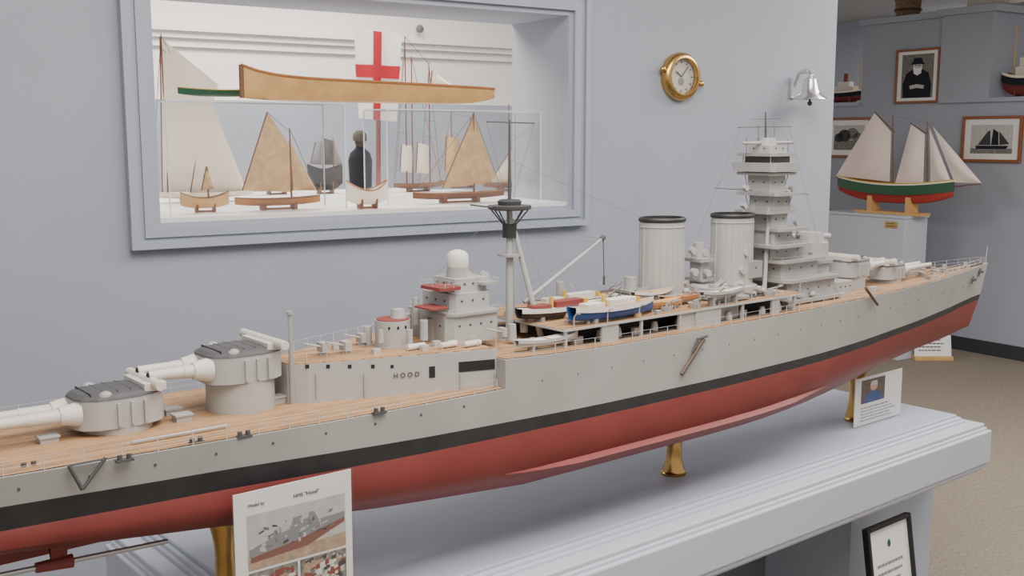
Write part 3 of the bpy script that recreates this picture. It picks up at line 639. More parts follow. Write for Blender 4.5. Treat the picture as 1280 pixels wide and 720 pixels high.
# ================================================================== STANDS
for u,v,lab in ((285,765,'brass pedestal stand under the stern of the battleship model'),(842,588,'brass pedestal stand midway under the red hull of the battleship'),(1068,530,'brass pedestal stand under the bow of the battleship, behind the info card')):
    X=aty(u,v,Yc).x; zz=min(section(X+d,zdeck(X+d))[-1][2] for d in (-.035,0,.035))-TZ-.0015
    if X<1.2: zz=.9285-TZ
    st=thing('pedestal_stand',lab,'stand',(X,Yc,TZ),'brass stands under the battleship')
    MB().lathe([(.032,0),(.033,.006),(.029,.010),(.028,.014)],(X,Yc,TZ),28).build('foot',BRASS,st,smooth=True)
    MB().lathe([(.028,.014),(.024,zz*.2),(.020,zz*.37),(.019,zz*.53),(.021,zz*.7),(.027,zz*.85),(.032,zz*.92),(.032,zz)],(X,Yc,TZ),28).build('column',BRASS,st,smooth=True)
# ================================================================== SIGNS
XI=Vector((1,0,0));YI=Vector((0,1,0))
def lines(M,x0,x1,z0,z1,n,parent,name='text_line',mt=INK,d=.0008,ragged=True):
    m=MB(M);h=(z1-z0)/n
    for i in range(n):
        e=x1-(random.random()*.25*(x1-x0) if ragged else 0)
        x=x0
        while x<e:
            ww=min(e-x,(x1-x0)*random.uniform(.06,.16)); z=z1-h*(i+.5)
            m.add([(x,-d,z-h*.16),(x+ww,-d,z-h*.16),(x+ww,-d,z+h*.16),(x,-d,z+h*.16)],[(0,1,2,3)]); x+=ww+(x1-x0)*.02
    m.build(name,mt,parent)
py=1.557; a=aty(292,640,py);b=aty(439,610,py); pw=b.x-a.x; zb_=ZL+.0005; ztp=(aty(292,620,py).z+aty(438,586,py).z)/2; pc=Vector(((a.x+b.x)/2,py,zb_)); phh=ztp-zb_
pcd=thing('placard','white photo placard in clear stand before the stern of battleship','sign',pc)
PM=frame(pc,XI,YI)
MB(PM).boxb(-pw/2,pw/2,.0,.002,0.003,phh).build('sheet',PAPER,pcd)
MB(PM).boxb(-pw/2-.004,pw/2+.004,-.003,-.0015,.003,phh+.004).boxb(-pw/2,pw/2,-.016,.003,0,.003).build('acrylic_holder',ACR,pcd)
def flat(M,x0,x1,z0,z1,d): return MB(M).add([(x0,-d,z0),(x1,-d,z0),(x1,-d,z1),(x0,-d,z1)],[(0,1,2,3)])
def PP(pts,mt,d,name,par): MB(PM).poly([(x*pw,-d,z*phh) for x,z in pts]).build(name,mt,par)
def shard(par,x0,x1,z0,z1,n,d,mts,slope=.18,name='photo_detail',smin=.02,smax=.09):
    groups={i:MB(PM) for i in range(len(mts))}
    for i in range(n):
        k=random.randrange(len(mts)); w=random.uniform(smin,smax); h=random.uniform(smin*.5,smax*.5); x=random.uniform(x0,x1-w); z=random.uniform(z0+.012,z1-h-.012)
        zz=min(z1,max(z0,z)); dz=w*slope*random.choice((1,1,-1))
        P=[(x,zz),(x+w,max(z0,min(z1,zz+dz))),(x+w*.9,max(z0,min(z1,zz+dz+h))),(x+w*.1,max(z0,min(z1,zz+h)))]
        groups[k].poly([(a*pw,-d-.00004*i/ n-.00002*k,b*phh) for a,b in P])
    for k,g in groups.items():
        if g.v: g.build(name,mts[k],par)
SH=[PHL,INKL,INK,PHW,CANV,REDD]
g1=flat(PM,-pw*.40,pw*.44,phh*.56,phh*.87,.0005).build('photo',PHL,pcd)
PP([(-.40,.56),(.44,.56),(.44,.64),(-.40,.62)],PHW,.0006,'photo_floor',g1)
PP([(-.38,.60),(.1,.62),(.43,.705),(.43,.73),(.0,.665),(-.38,.63)],mat('photo_red',(124,78,70),.7),.0007,'photo_ship_bottom',g1)
PP([(-.39,.63),(.0,.665),(.43,.73),(.43,.765),(.2,.755),(.16,.81),(.12,.81),(.1,.755),(.05,.755),(.03,.80),(-.02,.80),(-.04,.74),(-.12,.73),(-.14,.755),(-.18,.755),(-.2,.715),(-.39,.675)],INKL,.0008,'photo_ship',g1)
shard(g1,-.32,.40,.64,.81,56,.0009,[INK,INKL,PHL,PHG],smin=.01,smax=.05)
g2=flat(PM,-pw*.40,pw*.01,phh*.30,phh*.545,.0005).build('photo',PHG,pcd); shard(g2,-.40,.01,.30,.545,100,.0007,SH)
g3=flat(PM,pw*.03,pw*.44,phh*.30,phh*.545,.0005).build('photo',PHG,pcd); shard(g3,.03,.44,.30,.545,100,.0007,SH)
text('title_text','HMS "Hood"',pw*.042,PM@Matrix.Translation((pw*.1,-.0008,phh*.91)),INK,pcd)
text('title_text','Model by',pw*.036,PM@Matrix.Translation((-pw*.32,-.0008,phh*.915)),INK,pcd)
lines(PM,-pw*.38,pw*.42,phh*.06,phh*.27,5,pcd)
q=atz(1097,527,TZ); y=q.y; a=aty(1069,500,y);b=aty(1126,500,y); cw=b.x-a.x; ch=aty(1100,467,y).z-TZ
cdt=thing('info_card','small white info card with portrait photo standing near the bow end','sign',(q.x,y,TZ))
CM=frame(Vector(((a.x+b.x)/2,y,TZ)),XI,YI)
MB(CM).boxb(-cw/2,cw/2,0,.002,.003,ch).build('sheet',PAPER,cdt)
MB(CM).boxb(-cw/2-.003,cw/2+.003,-.003,-.0015,.003,ch+.002).boxb(-cw/2,cw/2,-.015,.012,0,.003).build('acrylic_holder',ACR,cdt)
flat(CM,-cw*.38,cw*.12,ch*.46,ch*.94,.0006).build('portrait_photo',mat('photo_brown',(96,78,70),.7,noise=.3,scale=80),cdt)
def disc(M,cx,cz,rx,rz,d,n=20): return MB(M).poly([(cx+rx*math.cos(2*PI*i/n),-d,cz+rz*math.sin(2*PI*i/n)) for i in range(n)])
MB(CM).poly([(-cw*.34,-.0009,ch*.47),(cw*.06,-.0009,ch*.47),(cw*.04,-.0009,ch*.62),(-cw*.1,-.0009,ch*.70),(-cw*.28,-.0009,ch*.64)]).build('portrait_shirt',BLUE,cdt)
disc(CM,-cw*.12,ch*.78,cw*.08,ch*.09,.001).build('portrait_face',SKIN,cdt); MB(CM).poly([(-cw*.2,-.0012,ch*.8),(-cw*.04,-.0012,ch*.8),(-cw*.06,-.0012,ch*.89),(-cw*.18,-.0012,ch*.89)]).build('portrait_hair',PHL,cdt)
lines(CM,-cw*.38,cw*.4,ch*.08,ch*.4,5,cdt,mt=INKL)
fa=plane(1080,661,Vector((0,1.56,0)),Vector((0,1,0))); fb=plane(1134,641,Vector((0,1.56,0)),Vector((0,1,0)))
fwd=fb.x-fa.x; fh=(fa.z+fb.z)/2/math.cos(math.radians(9)); fc=Vector(((fa.x+fb.x)/2,1.56-fh*math.sin(math.radians(9)),0))
fr=thing('framed_certificate','black framed white certificate leaning on floor against table pier','framed document',fc)
FM=frame(fc,XI,YI)@Matrix.Rotation(math.radians(-9),4,'X')
e=.012
MB(FM).boxb(-fwd/2,-fwd/2+e,-.012,.008,0,fh).boxb(fwd/2-e,fwd/2,-.012,.008,0,fh).boxb(-fwd/2+e,fwd/2-e,-.012,.008,0,e).boxb(-fwd/2+e,fwd/2-e,-.012,.008,fh-e,fh).build('frame',BFRAME,fr,bevel=.002)
MB(FM).boxb(-fwd/2+e,fwd/2-e,-.002,.004,e,fh-e).build('certificate',PAPER,fr)
disc(FM,0,fh*.88,.008,.011,.003).build('emblem',GREEN,fr)
lines(FM,-fwd*.3,fwd*.3,fh*.25,fh*.8,12,fr,d=.003,mt=INKL)
# ================================================================== CLOCK & BELL
cc=wp(848,96); r=30*mpp(cc); ck=thing('porthole_clock','round brass porthole clock with pale dial on blue wall','clock',cc)
CKM=WM(cc)@RX
MB(CKM).lathe([(r*.98,0),(r*1.0,.014),(r*.97,.024),(r*.9,.032),(r*.8,.036),(r*.74,.036),(r*.70,.028),(r*.70,.02)],n=40,caps=False).build('case',BRASS,ck,smooth=True)
MB(CKM).lathe([(.0001,.014),(r*.72,.014)],n=40,caps=False).build('dial',mat('dial',(196,190,180),.5),ck)
for i in range(12):
    a_=2*PI*i/12; c_,s_=math.cos(a_),math.sin(a_); MB(CKM).cyl((r*.54*c_,r*.54*s_,.0155),(r*.64*c_,r*.64*s_,.0155),.0016,n=5).build('hour_mark',INK,ck)
MB(CKM).cyl((0,0,.017),(-r*.3,r*.2,.017),.0018,n=6).build('hour_hand',INK,ck); MB(CKM).cyl((0,0,.018),(r*.35,r*.42,.018),.0014,n=6).build('minute_hand',INK,ck)
disc(WM(cc),0,-r*.2,r*.16,r*.16,.0152).build('subdial',INKL,ck)
MB(CKM).lathe([(.0001,.027),(r*.7,.027)],n=40,caps=False).build('glass',ACR,ck)
for a_ in (-.25,2.9): MB(CKM).cyl((r*.9*math.cos(a_),r*.9*math.sin(a_),.008),(r*1.13*math.cos(a_),r*1.13*math.sin(a_),.02),.009,.007,10).ell((r*1.1*math.cos(a_),r*1.1*math.sin(a_),.022),(.012,.012,.009)).build('clamp_screw',BRASS,ck,smooth=True)
bo_=wp(1013,108,-.09); k=mpp(bo_)
bl=thing('ship_bell','small shiny silver ship bell on scroll bracket at wall end','bell',bo_+Vector((0,0,-18*k)))
BM=WM(bo_)
MB(BM).lathe([(.001,11*k),(5*k,11*k),(8*k,9*k),(9.5*k,3*k),(11*k,-4*k),(14*k,-10*k),(20*k,-14*k),(21*k,-16*k),(19*k,-16*k),(12*k,-9*k)],n=36,caps=False).build('bell_body',SILVER,bl,smooth=True)
MB(BM).ell((0,0,13*k),(3.5*k,3.5*k,3*k)).build('crown',SILVER,bl,smooth=True)
MB(BM).cyl((0,0,-6*k),(0,0,-20*k),1.2*k,n=8).ell((0,0,-21*k),(3*k,3*k,3*k)).build('clapper',GUN,bl,smooth=True)
MB(BM).tube([(0,0,14*k),(0,.012,18*k),(0,.035,20*k),(0,.06,17*k),(0,.075,8*k),(0,.088,-2*k)],2.6*k,10).ell((0,.035,19*k),(3.5*k,.02,3.5*k)).build('bracket_arm',SILVER,bl,smooth=True)
MB(BM).boxb(-6*k,6*k,.078,.09,-14*k,12*k).build('bracket_plate',SILVER,bl,bevel=.003)
# ================================================================== BOATS IN THE OPENING
zS=zs+.013
def model_boat(name,label,u0,u1,vg,vb,k,B,hm,dm,sails,masts,group=None,base=None,cat='model boat',rim=None,zk=.35,sheer=.25):
    a=wp(u0,vg,k);b=wp(u1,vg,k);c=(a+b)/2; L=(b-a).length; um=(u0+u1)/2
    z0=wp(um,vb,k).z if base is None else base+.012; zg=max(wp(um,vg+(vb-vg)*.3,k).z,z0+.02)
    Hh=zg-z0
    t=thing(name,label,cat,Vector((c.x,c.y,base if base is not None else z0)),group)
    M=WM(Vector((c.x,c.y,z0)))
    m,R=boat_mesh(M,L,B,Hh,Hh*sheer,zk=Hh*zk); m.build('hull',hm,t,smooth=True)
    boat_lid(M,R,.92,-Hh*.18).build('deck',dm,t)
    if rim:
        m=MB(M)
        for s in (0,-1): m.tube([(r_[s][0],r_[s][1],r_[s][2]) for r_ in R],max(.0015,Hh*.05),5)
        m.build('gunwale',rim,t)
    if base is not None: MB(M).boxb(-L*.2,-L*.16,-B*.35,B*.35,-.012,Hh*.4).boxb(L*.16,L*.2,-B*.35,B*.35,-.012,Hh*.4).boxb(-L*.18,L*.18,-.004,.004,-.012,-.006).build('cradle',HULLB,t)
    for i,(u,vt) in enumerate(masts):
        p=wp(u,vt,k); MB().cyl((p.x,p.y,z0+Hh*.4),p,.0035,.002,8).build('mast',HULLB,t)
    for i,(pts,sm) in enumerate(sails):
        q=[wp(x,y,k) for x,y in pts]
        if len(q)==3: q.append(q[2])
        MB().quadgrid(q,-wn,.015).build('sail',sm,t,smooth=True)
        MB().tube([q[0],q[1]],.0022,6).build('spar',HULLB,t)
    return t
def rig(t,pairs,k,r=.0012):
    m=MB()
    for x,y in pairs: m.cyl(wp(*x,k),wp(*y,k),r,n=4)
    m.build('rigging',RIG,t)
kc=T*.45
model_boat('outrigger_canoe_model','tiny yellow wooden canoe model with brown sail in left case',225,286,241,262,kc,.03,HULLT,HULLB,[([(252,238),(258,208),(268,236)],SAILT)],[(259,208)],base=zS,rim=HULLB,sheer=.6)
t=model_boat('sailing_boat_model','brown sailing boat model with tan woven sails in left case',293,400,243,260,kc,.05,HULLW,HULLB,[([(303,238),(334,140),(362,182),(364,240)],SAILT),([(366,238),(362,176),(396,238)],SAILT)],[(362,160)],base=zS,rim=HULLB,sheer=.3)
rig(t,(((362,161),(398,242)),((334,140),(362,165))),kc)
model_boat('canoe_model','white canoe model with wooden rim standing between the cases',433,484,229,258,T*.13,.05,SAILW,HULLB,[],[],base=zS,rim=HULLW,sheer=.7)
t=model_boat('sailing_boat_model','low brown boat model with one big tan sail in right case',516,630,239,252,kc,.05,HULLB,HULLB,[([(553,235),(592,143),(620,222),(605,230)],SAILT)],[(592,140)],base=zS,rim=HULLW,sheer=.3)
rig(t,(((592,141),(628,240)),((592,141),(520,240))),kc)
def case(u0,u1,vt,k,dp,lab):
    a=wl(wp(u0,200,k));b=wl(wp(u1,200,k)); z1=wp((u0+u1)/2,vt,k).z
    c=WM(W0)@Vector(((a+b)/2,k+dp/2,zS)); t=thing('display_case',lab,'display case',c,'clear display cases on the sill')
    m=MB(WM(W0));
    m.boxb(a,b,k,k+.003,zS,z1);m.boxb(a,b,k+dp-.003,k+dp,zS,z1);m.boxb(a,a+.003,k+.003,k+dp-.003,zS,z1);m.boxb(b-.003,b,k+.003,k+dp-.003,zS,z1);m.boxb(a,b,k,k+dp,z1,z1+.003);m.build('cover',ACR,t)
    m=MB(WM(W0));q=.0015
    for x in (a,b):
        for y in (k,k+dp): m.boxb(x-q,x+q,y-q,y+q,zS,z1)
    for y in (k,k+dp): m.boxb(a,b,y-q,y+q,z1-q,z1+q)
    for x in (a,b): m.boxb(x-q,x+q,k,k+dp,z1-q,z1+q)
    m.build('case_edge',EDGE,t)
    return z1
z1=case(210,432,127,T*.24,T*.5,'clear acrylic case on the sill holding the small boats, left'); case(484,676,138,T*.24,T*.5,'clear acrylic case on the sill holding the boat, right')
a=wp(302,105,T*.4);b=wp(618,122,T*.4); c=(a+b)/2; L=(b-a).length; zb_=z1+.004
lc=thing('long_canoe_model','long tan wooden canoe model resting across the tops of cases','model boat',Vector((c.x,c.y,zb_)))
M=WM(Vector((c.x,c.y,zb_))); hh=wp(460,100,T*.4).z-wp(460,128,T*.4).z
R=[];n=20
for i in range(n+1):
    s=-1+2*i/n; e=abs(s); bb=.04*max(.03,1-e**3.5); zg=hh*(.92-.12*s)+ (hh*.45 if s<0 else 0)*e**6; kr=hh*.35*e**6*(1 if s>0 else .3)
    R.append([(s*L/2,bb*math.copysign(abs(t)**.55,t) if t else 0,kr+(zg-kr)*abs(t)**2) for t in [-1+j/4 for j in range(9)]])
MB(M).rows(R).build('hull',HULLT,lc,smooth=True)
m=MB(M)
for s in (0,-1): m.tube([r_[s] for r_ in R],.004,6)
m.build('gunwale',HULLW,lc); boat_lid(M,R,.9,-.012).build('interior',HULLB,lc)
MB(M).tube([R[0][0],R[0][4]],.007,6).build('stem_post',HULLB,lc)
model_boat('hull_model','dark green hull model lying behind the long tan canoe',222,318,112,121,T*.72,.05,GREEN,HULLB,[],[],rim=YEL,sheer=.3)
k2=T+.35
slp=model_boat('sloop_model','large model sloop with tall white sails behind left case',188,316,246,262,k2,.09,SAILW,HULLB,[([(203,240),(200,46),(273,106),(236,240)],SAILW),([(238,242),(258,112),(310,242)],SAILW)],[(201,42)],base=zs+.013)
rig(slp,(((201,44),(312,242)),((201,60),(258,112)),((201,44),(190,240))),k2)
model_boat('ship_model','dark schooner model far behind between the cases',384,428,208,218,T+.6,.05,COAT,HULLB,[([(388,205),(394,178),(402,176),(402,206)],INKL),([(404,206),(404,172),(416,176),(416,206)],INK),([(417,206),(417,176),(428,206)],INKL)],[(403,168),(416,172)],base=zs+.013)
tm=model_boat('ship_model','tall masted ship model behind the right case',492,552,226,240,T+.55,.06,HULLB,HULLT,[([(500,215),(502,180),(516,182),(516,216)],SAILW),([(520,216),(522,178),(536,182),(536,217)],SAILW),([(538,110),(540,88),(570,110)],SAILW)],[(506,45),(514,70),(536,78)],base=zs+.013)
rig(tm,(((506,46),(492,228)),((506,46),(536,80)),((536,80),(551,230)),((514,72),(552,229)),((500,110),(512,112)),((499,140),(513,142)),((530,120),(543,122)),((529,150),(543,152)),((506,60),(494,228)),((536,90),(524,228)),((498,165),(514,167)),((528,170),(545,172))),T+.55)
model_boat('ship_model','white sailed ship model half hidden at the right jamb',604,668,232,244,T+.4,.06,HULLB,HULLT,[([(612,228),(640,185),(642,228)],SAILW)],[(636,130)],base=zs+.013)
model_boat('ship_model','small cutter model with pale sails behind the tan sailing boat',318,372,222,234,T+.65,.05,HULLB,HULLT,[([(330,220),(344,170),(345,221)],SAILW),([(347,221),(346,172),(364,221)],SAILW)],[(345,164)],base=zs+.013)
tt=model_boat('ship_model','brown two masted ship model behind the big tan sail',548,606,222,236,T+.7,.06,HULLB,HULLT,[([(556,214),(558,170),(574,172),(574,215)],SAILT),([(580,215),(582,172),(596,176),(597,216)],SAILT)],[(564,140),(588,146)],base=zs+.013)
rig(tt,(((564,141),(549,222)),((564,141),(588,147)),((588,147),(606,222))),T+.7)
k3=T+.8
fg=thing('flag','white flag with red cross hanging behind the tan canoe','flag',wp(474,236,k3))
def wv(p):
    s=wl(p); return .004*math.sin(s*45)+.002*math.sin(s*21+p.z*9)
def fl(pts,d,mt,name,n=16):
    q=[wp(x,y,k3-d) for x,y in pts]; MB().quadgrid(q,-wn,.0,n,wave=wv).build(name,mt,fg,smooth=True)
fl([(443,36),(502,42),(496,152),(449,148)],0,mat('flag_white',(230,227,223),.85),'field')
fl([(466,38.5),(477,40),(475.5,150),(466.5,150)],.003,FLAGR,'upright_stripe'); fl([(444.5,80),(500,83),(498.5,99),(445.5,96)],.004,FLAGR,'cross_stripe')
MB().cyl(wp(473,238,k3+.04),wp(473,40,k3+.04),.010,n=10).build('flagpole',mat('pole_brown_red',(120,52,44),.5),fg)
k4=T+.3; p=wp(451,236,k4); k=mpp(p); zb_=zs+.013
mq=thing('mannequin','small dark coated mannequin bust wearing a dark cap','mannequin',Vector((p.x,p.y,zb_)))
hh=wp(451,163,k4).z-zb_; MQ=WM(Vector((p.x,p.y,zb_)))
MB(MQ).lathe([(hh*.17,0),(hh*.18,hh*.3),(hh*.19,hh*.55),(hh*.16,hh*.66),(hh*.08,hh*.73),(hh*.06,hh*.77)],n=20,sy=.7).build('coat',COAT,mq,smooth=True)
MB(MQ).ell((0,0,hh*.83),(hh*.075,hh*.085,hh*.1)).build('head',mat('dark_face',(58,52,46),.8),mq,smooth=True)
MB(MQ).lathe([(hh*.10,hh*.84),(hh*.11,hh*.88),(hh*.10,hh*.95),(hh*.05,hh*1.0)],n=20).build('cap',mat('cap_dark',(72,70,58),.8),mq,smooth=True)
p=wp(525,36,KF-.05); kq=mpp(p); o=thing('ceiling_spotlight','small white round spotlight on far wall above the flag','light fixture',p)
MB(WM(p)).ell((0,0,0),(5*kq,5*kq,5*kq)).build('lamp_head',PHG,o,smooth=True); MB(WM(p)).cyl((0,0,0),(0,.05,0),2*kq,n=8).build('arm',WHITE,o)
# ================================================================== RIGHT SIDE
def picture(u0,u1,v0,v1,lab,kind):
    vm=(v0+v1)/2; a=rl(rp(u0,vm)); b=rl(rp(u1,vm)); um=(u0+u1)/2; zt_=rp(um,v0).z; zb_=rp(um,v1).z
    c=RM(R0)@Vector(((a+b)/2,-.001,(zt_+zb_)/2)); t=thing('framed_picture',lab,'picture',c,'framed pictures on the display wall'); M=RM(c); w=(b-a)/2; h=(zt_-zb_)/2; e=w*.09
    MB(M).boxb(-w,-w+e,-.025,0,-h,h).boxb(w-e,w,-.025,0,-h,h).boxb(-w+e,w-e,-.025,0,-h,-h+e).boxb(-w+e,w-e,-.025,0,h-e,h).build('frame',WFRAME,t,bevel=.003)
    MB(M).boxb(-w+e,w-e,-.012,0,-h+e,h-e).build('mat_board',PAPER,t)
    def P(pts,mt,d,name): MB(M).poly([(x*w,-d,z*h) for x,z in pts]).build(name,mt,t)
    if kind=='man':
        P([(-.72,-.80),(.72,-.80),(.72,.80),(-.72,.80)],PHG,.0125,'photo')
        P([(-.62,-.80),(.62,-.80),(.64,-.3),(.5,.1),(.24,.24),(-.24,.24),(-.5,.1),(-.66,-.3)],COAT,.013,'photo_coat')
        disc(M,0,.36*h,.21*w,.20*h,.0135).build('photo_face',PHL,t); P([(-.2,.34),(-.08,.29),(.08,.29),(.2,.34),(.17,.1),(0,.02),(-.17,.1)],PAPER,.014,'photo_beard'); P([(-.34,.43),(.34,.43),(.22,.52),(.18,.66),(-.18,.66),(-.22,.52)],COAT,.0142,'photo_hat')
        P([(-.12,.38),(-.04,.38),(-.04,.41),(-.12,.41)],INK,.0141,'photo_eye');P([(.04,.38),(.12,.38),(.12,.41),(.04,.41)],INK,.0141,'photo_eye')
        P([(-.34,-.35),(.0,-.30),(.34,-.35),(.3,-.48),(0,-.43),(-.3,-.48)],PHL,.0138,'photo_hands')
    elif kind=='tree':
        P([(-.7,-.62),(.7,-.62),(.7,.62),(-.7,.62)],PHL,.0125,'photo'); P([(-.7,-.62),(.7,-.62),(.7,-.2),(-.7,-.05)],PHG,.013,'photo_ground')
        for x,z,rr in ((-.2,.1,.3),(.15,.2,.28),(.4,.0,.25),(-.45,.0,.22)): disc(M,x*w,z*h,rr*w,rr*h,.0135).build('photo_tree',INK if x<0 else PHG,t)
    else:
        P([(-.7,-.62),(.7,-.62),(.7,.62),(-.7,.62)],PHL,.0125,'photo'); P([(-.7,-.62),(.7,-.62),(.7,-.4),(-.7,-.4)],PHG,.013,'photo_sea')
        P([(-.5,-.42),(.5,-.42),(.58,-.28),(-.52,-.28)],COAT,.0135,'photo_hull'); P([(-.45,-.25),(-.15,.3),(-.05,.4),(-.02,-.25)],INK,.0137,'photo_sail');P([(.0,-.25),(.05,.45),(.22,.3),(.25,-.25)],COAT,.0137,'photo_sail');P([(.28,-.25),(.25,.35),(.6,-.2)],INK,.0137,'photo_sail')
picture(1121,1176,61,129,'wood framed portrait of man in dark coat, above schooner model','man')
picture(1036,1090,147,197,'wood framed pale photo of trees partly behind the schooner sail','tree')
picture(1204,1279,145,203,'wood framed photo of a dark schooner at far right','schooner')
kp=.75; pdp=.26
a=rl(rp(1036,266,kp)); b=rl(rp(1160,270,kp-pdp)); zp=rp(1098,268,kp).z
PLN=mat('plinth_pale',(190,196,207),.5)
pd=thing('pedestal','tall pale blue plinth carrying the green schooner model','plinth',RM(R0)@Vector(((a+b)/2,-kp+pdp/2,0)))
MB(RM(R0)).boxb(a,b,-kp,-kp+pdp,0,zp-.02).build('body',PLN,pd,bevel=.004); MB(RM(R0)).boxb(a-.008,b+.008,-kp-.008,-kp+pdp+.008,zp-.02,zp).build('top',PLN,pd,bevel=.003)
c=rp(1114,281,kp+.001); kq=mpp(c); pq=thing('plaque','tiny brass plaque on front of the schooner plinth','plaque',c); MB(RM(c)).boxb(-9*kq,9*kq,-.004,0,-4*kq,4*kq).build('plate',BRASS,pq,bevel=.001); lines(RM(c),-7*kq,7*kq,-3*kq,3*kq,2,pq,d=.0045)
ks=kp-.12
def sc(u,v,k=0): return rp(u,v,ks+k)
a=sc(1050,240);b=sc(1192,240);L=(b-a).length;c=(a+b)/2; zk_=sc(1120,254).z; zg_=sc(1120,230).z; Hh=zg_-zk_
sch=thing('schooner_model','green and red model schooner with pinkish white sails on wooden cradle','model boat',Vector((c.x,c.y,zp)))
M=RM(Vector((c.x,c.y,zk_)))
m,R=boat_mesh(M,L,.13,Hh,Hh*.3,zk=Hh*.5,tr=.45); m.build('hull',mat('hull_lower_red',(164,56,50),.45),sch,smooth=True)
strake(M,R,Hh*.55,1.04,GREEN,sch,'topsides'); strake(M,R,Hh*.10,1.06,SAILW,sch,'white_band',dz=Hh*.04)
m=MB(M)
for s in (0,-1): m.tube([(r_[s][0],r_[s][1]*1.05,r_[s][2]+Hh*.04) for r_ in R],.004,5)
m.build('rail',YEL,sch); boat_lid(M,R,.9,-Hh*.1).build('deck',HULLT,sch)
for u,vt in ((1116,143),(1159,152)): MB().cyl(sc(u,236),sc(u,vt),.006,.003,8).build('mast',HULLB,sch)
MB().cyl(sc(1186,234),sc(1226,230),.005,.003,8).build('bowsprit',HULLB,sch)
for p0,p1 in (((1045,222),(1114,229)),((1118,165),(1093,140)),((1120,231),(1156,231)),((1158,167),(1138,154))): MB().cyl(sc(*p0),sc(*p1),.004,n=6).build('boom',HULLB,sch)
for q in ([(1045,220),(1093,141),(1114,165),(1112,227)],[(1119,229),(1139,155),(1156,168),(1154,229)],[(1163,229),(1162,160),(1190,230)],[(1193,228),(1166,158),(1227,229)]):
    q=[sc(*x) for x in q]; 
    if len(q)==3:q.append(q[2])
    MB().quadgrid(q,-wd,.03).build('sail',SAILP,sch,smooth=True)
m=MB()
for x,y in (((1116,145),(1054,222)),((1159,153),(1226,229)),((1116,145),(1159,153)),((1159,158),(1140,232)),((1116,152),(1098,232))): m.cyl(sc(*x),sc(*y),.001,n=4,cap=False)
m.build('rigging',RIG,sch)
MB(RM(Vector((c.x,c.y,zp)))).boxb(-L*.3,L*.28,-.06,.06,0,.02).boxb(-L*.2,-L*.16,-.05,.05,.02,zk_-zp+Hh*.35).boxb(L*.14,L*.18,-.05,.05,.02,zk_-zp+Hh*.35).build('cradle',HULLT,sch)
def niche(u0,u1,vg,k,lab,mt1,sup,hs=1.0):
    z=zl+.03; a=rp(u0,vg,k);b=rp(u1,vg,k);c=(a+b)/2;L=(b-a).length
    t=thing('ship_model',lab,'ship model',Vector((c.x,c.y,z))); M=RM(Vector((c.x,c.y,z+.01)))@Matrix.Diagonal((1,1,hs,1))
    m,R=boat_mesh(M,L,.12,.09,.02,zk=.03,tr=.6); m.build('hull',mt1,t,smooth=True)
    strake(M,R,.045,1.04,COAT,t,'topsides'); strake(M,R,.012,1.06,SAILW,t,'white_band'); boat_lid(M,R,.9,-.008).build('deck',HULLT,t)
    MB(M).boxb(-L*.2,L*.25,-.035,.035,.075,.13).boxb(-L*.12,L*.15,-.03,.03,.13,.17).build('deckhouse',sup,t,bevel=.003)
    MB(M).cyl((L*.02,0,.16),(L*.02,0,.24),.02,n=14).build('funnel',REDD,t,smooth=True)
    for x,h in ((-.3,.4),(.35,.36)): MB(M).cyl((L*x,0,.08),(L*x,0,h/hs**.5),.006,.003,6).build('mast',YEL,t)
    MB(M).boxb(-L*.2,-L*.17,-.04,.04,-.01/hs,.03).boxb(L*.17,L*.2,-.04,.04,-.01/hs,.03).boxb(-L*.18,L*.18,-.006,.006,-.01/hs,-.003).build('cradle',HULLB,t)
niche(1030,1084,100,-.2,'black and red steamship model on ledge left of the pier',RED,CANV)
niche(1256,1310,100,-.12,'black hulled ship model on ledge at far right edge',RED,CANV,hs=1.6)
p=RM(R0)@Vector(((a0+rl(rp(1150,20)))/2,.2,zA+.045)); kq=mpp(p)
bk=thing('basket','dark woven round basket on top of the lower pier','basket',p)
MB(Matrix.Translation(p)).lathe([(13*kq,0),(15*kq,.06),(16*kq,.2),(17*kq,.32),(15.5*kq,.32),(14*kq,.05)],n=24).build('body',mat('wicker',(136,112,86),.9,noise=.4,scale=60,bump=.6),bk,smooth=True)
m=MB(Matrix.Translation(p))
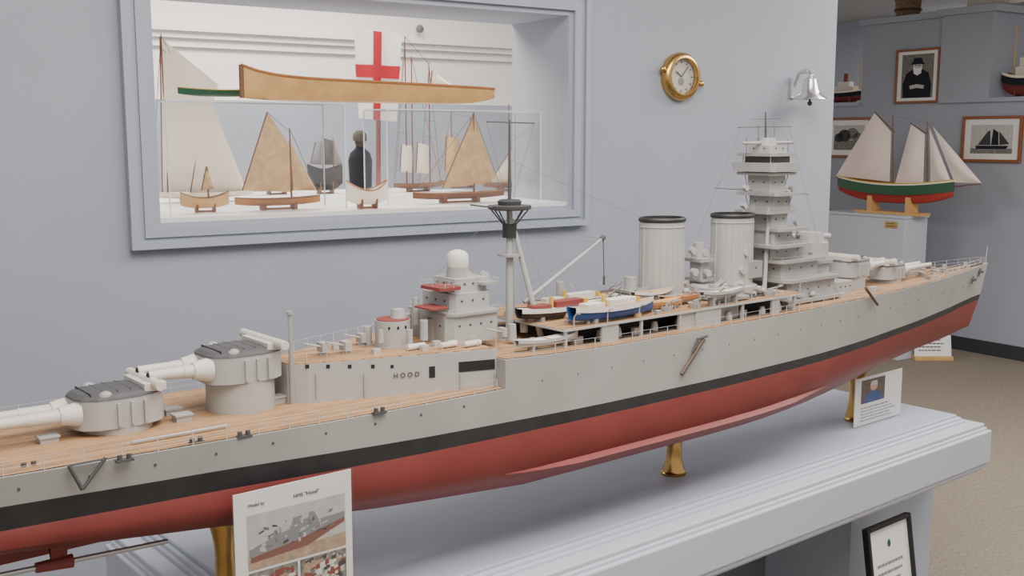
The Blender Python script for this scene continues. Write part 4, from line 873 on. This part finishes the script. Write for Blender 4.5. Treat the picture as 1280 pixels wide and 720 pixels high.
for z in (.06,.14,.22,.31): m.lathe([(16*kq,z),(17.3*kq,z+.008),(16*kq,z+.016)],n=24,caps=False)
m.build('woven_band',BROWN,bk)
p=RM(R0)@Vector(((a2+a1)/2+.12,.15,zB+.05)); o=thing('ship_model','white hulled model on top of the taller pier','ship model',p)
m,R=boat_mesh(RM(p+Vector((0,0,.004))),.5,.1,.07,.02,zk=.02); m.build('hull',CANV,o,smooth=True); boat_lid(RM(p+Vector((0,0,.004))),R,.9,-.01).build('deck',HULLW,o); MB(RM(p)).cyl((0,0,.03),(0,0,.35),.005,n=6).build('mast',HULLB,o)
q=atz(1166,450,0); kq=mpp(q)
es=thing('floor_card','small white card on wooden block on carpet by plinth','sign',q)
EM=frame(q,rt,fw)
MB(EM).boxb(-24*kq,24*kq,-.03,.06,0,5*kq).build('block',HULLT,es,bevel=.003)
E2=EM@Matrix.Translation((0,.0,5*kq))@Matrix.Rotation(math.radians(-12),4,'X')
MB(E2).boxb(-23*kq,23*kq,0,.006,0,26*kq).build('card',PAPER,es)
lines(E2,-18*kq,18*kq,5*kq,22*kq,4,es)
# ================================================================== LIGHTS
def area(loc,sx,sy,pw,c=(1,.93,.87),rot=(0,0,0)):
    l=bpy.data.lights.new('light','AREA'); l.shape='RECTANGLE'; l.size=sx;l.size_y=sy;l.energy=pw;l.color=c
    o=bpy.data.objects.new('ceiling_or_fill_light',l); o.location=loc;o.rotation_euler=rot; COL.objects.link(o)
area((1.4,.9,2.9),2.4,1.4,80); area((4.9,1.2,2.75),1.8,1.8,108)
area((.6,.2,2.9),1.6,1.0,32,rot=(math.radians(48),0,math.radians(-12)))  # added fill lamp, tilted at the wall opening to brighten the sails
area(RM(R0)@Vector((x0+.3,1.2,2.72)),1.6,.8,30)  # added unseen lamp that lifts the dim background behind the right wall
c=WM(W0)@Vector(((xl+xr)/2,T+.75,2.72)); area(c,2.5,1.0,105)
w=bpy.data.worlds.new('world'); S.world=w; w.use_nodes=True; w.node_tree.nodes['Background'].inputs[0].default_value=(1,.95,.925,1); w.node_tree.nodes['Background'].inputs[1].default_value=.66
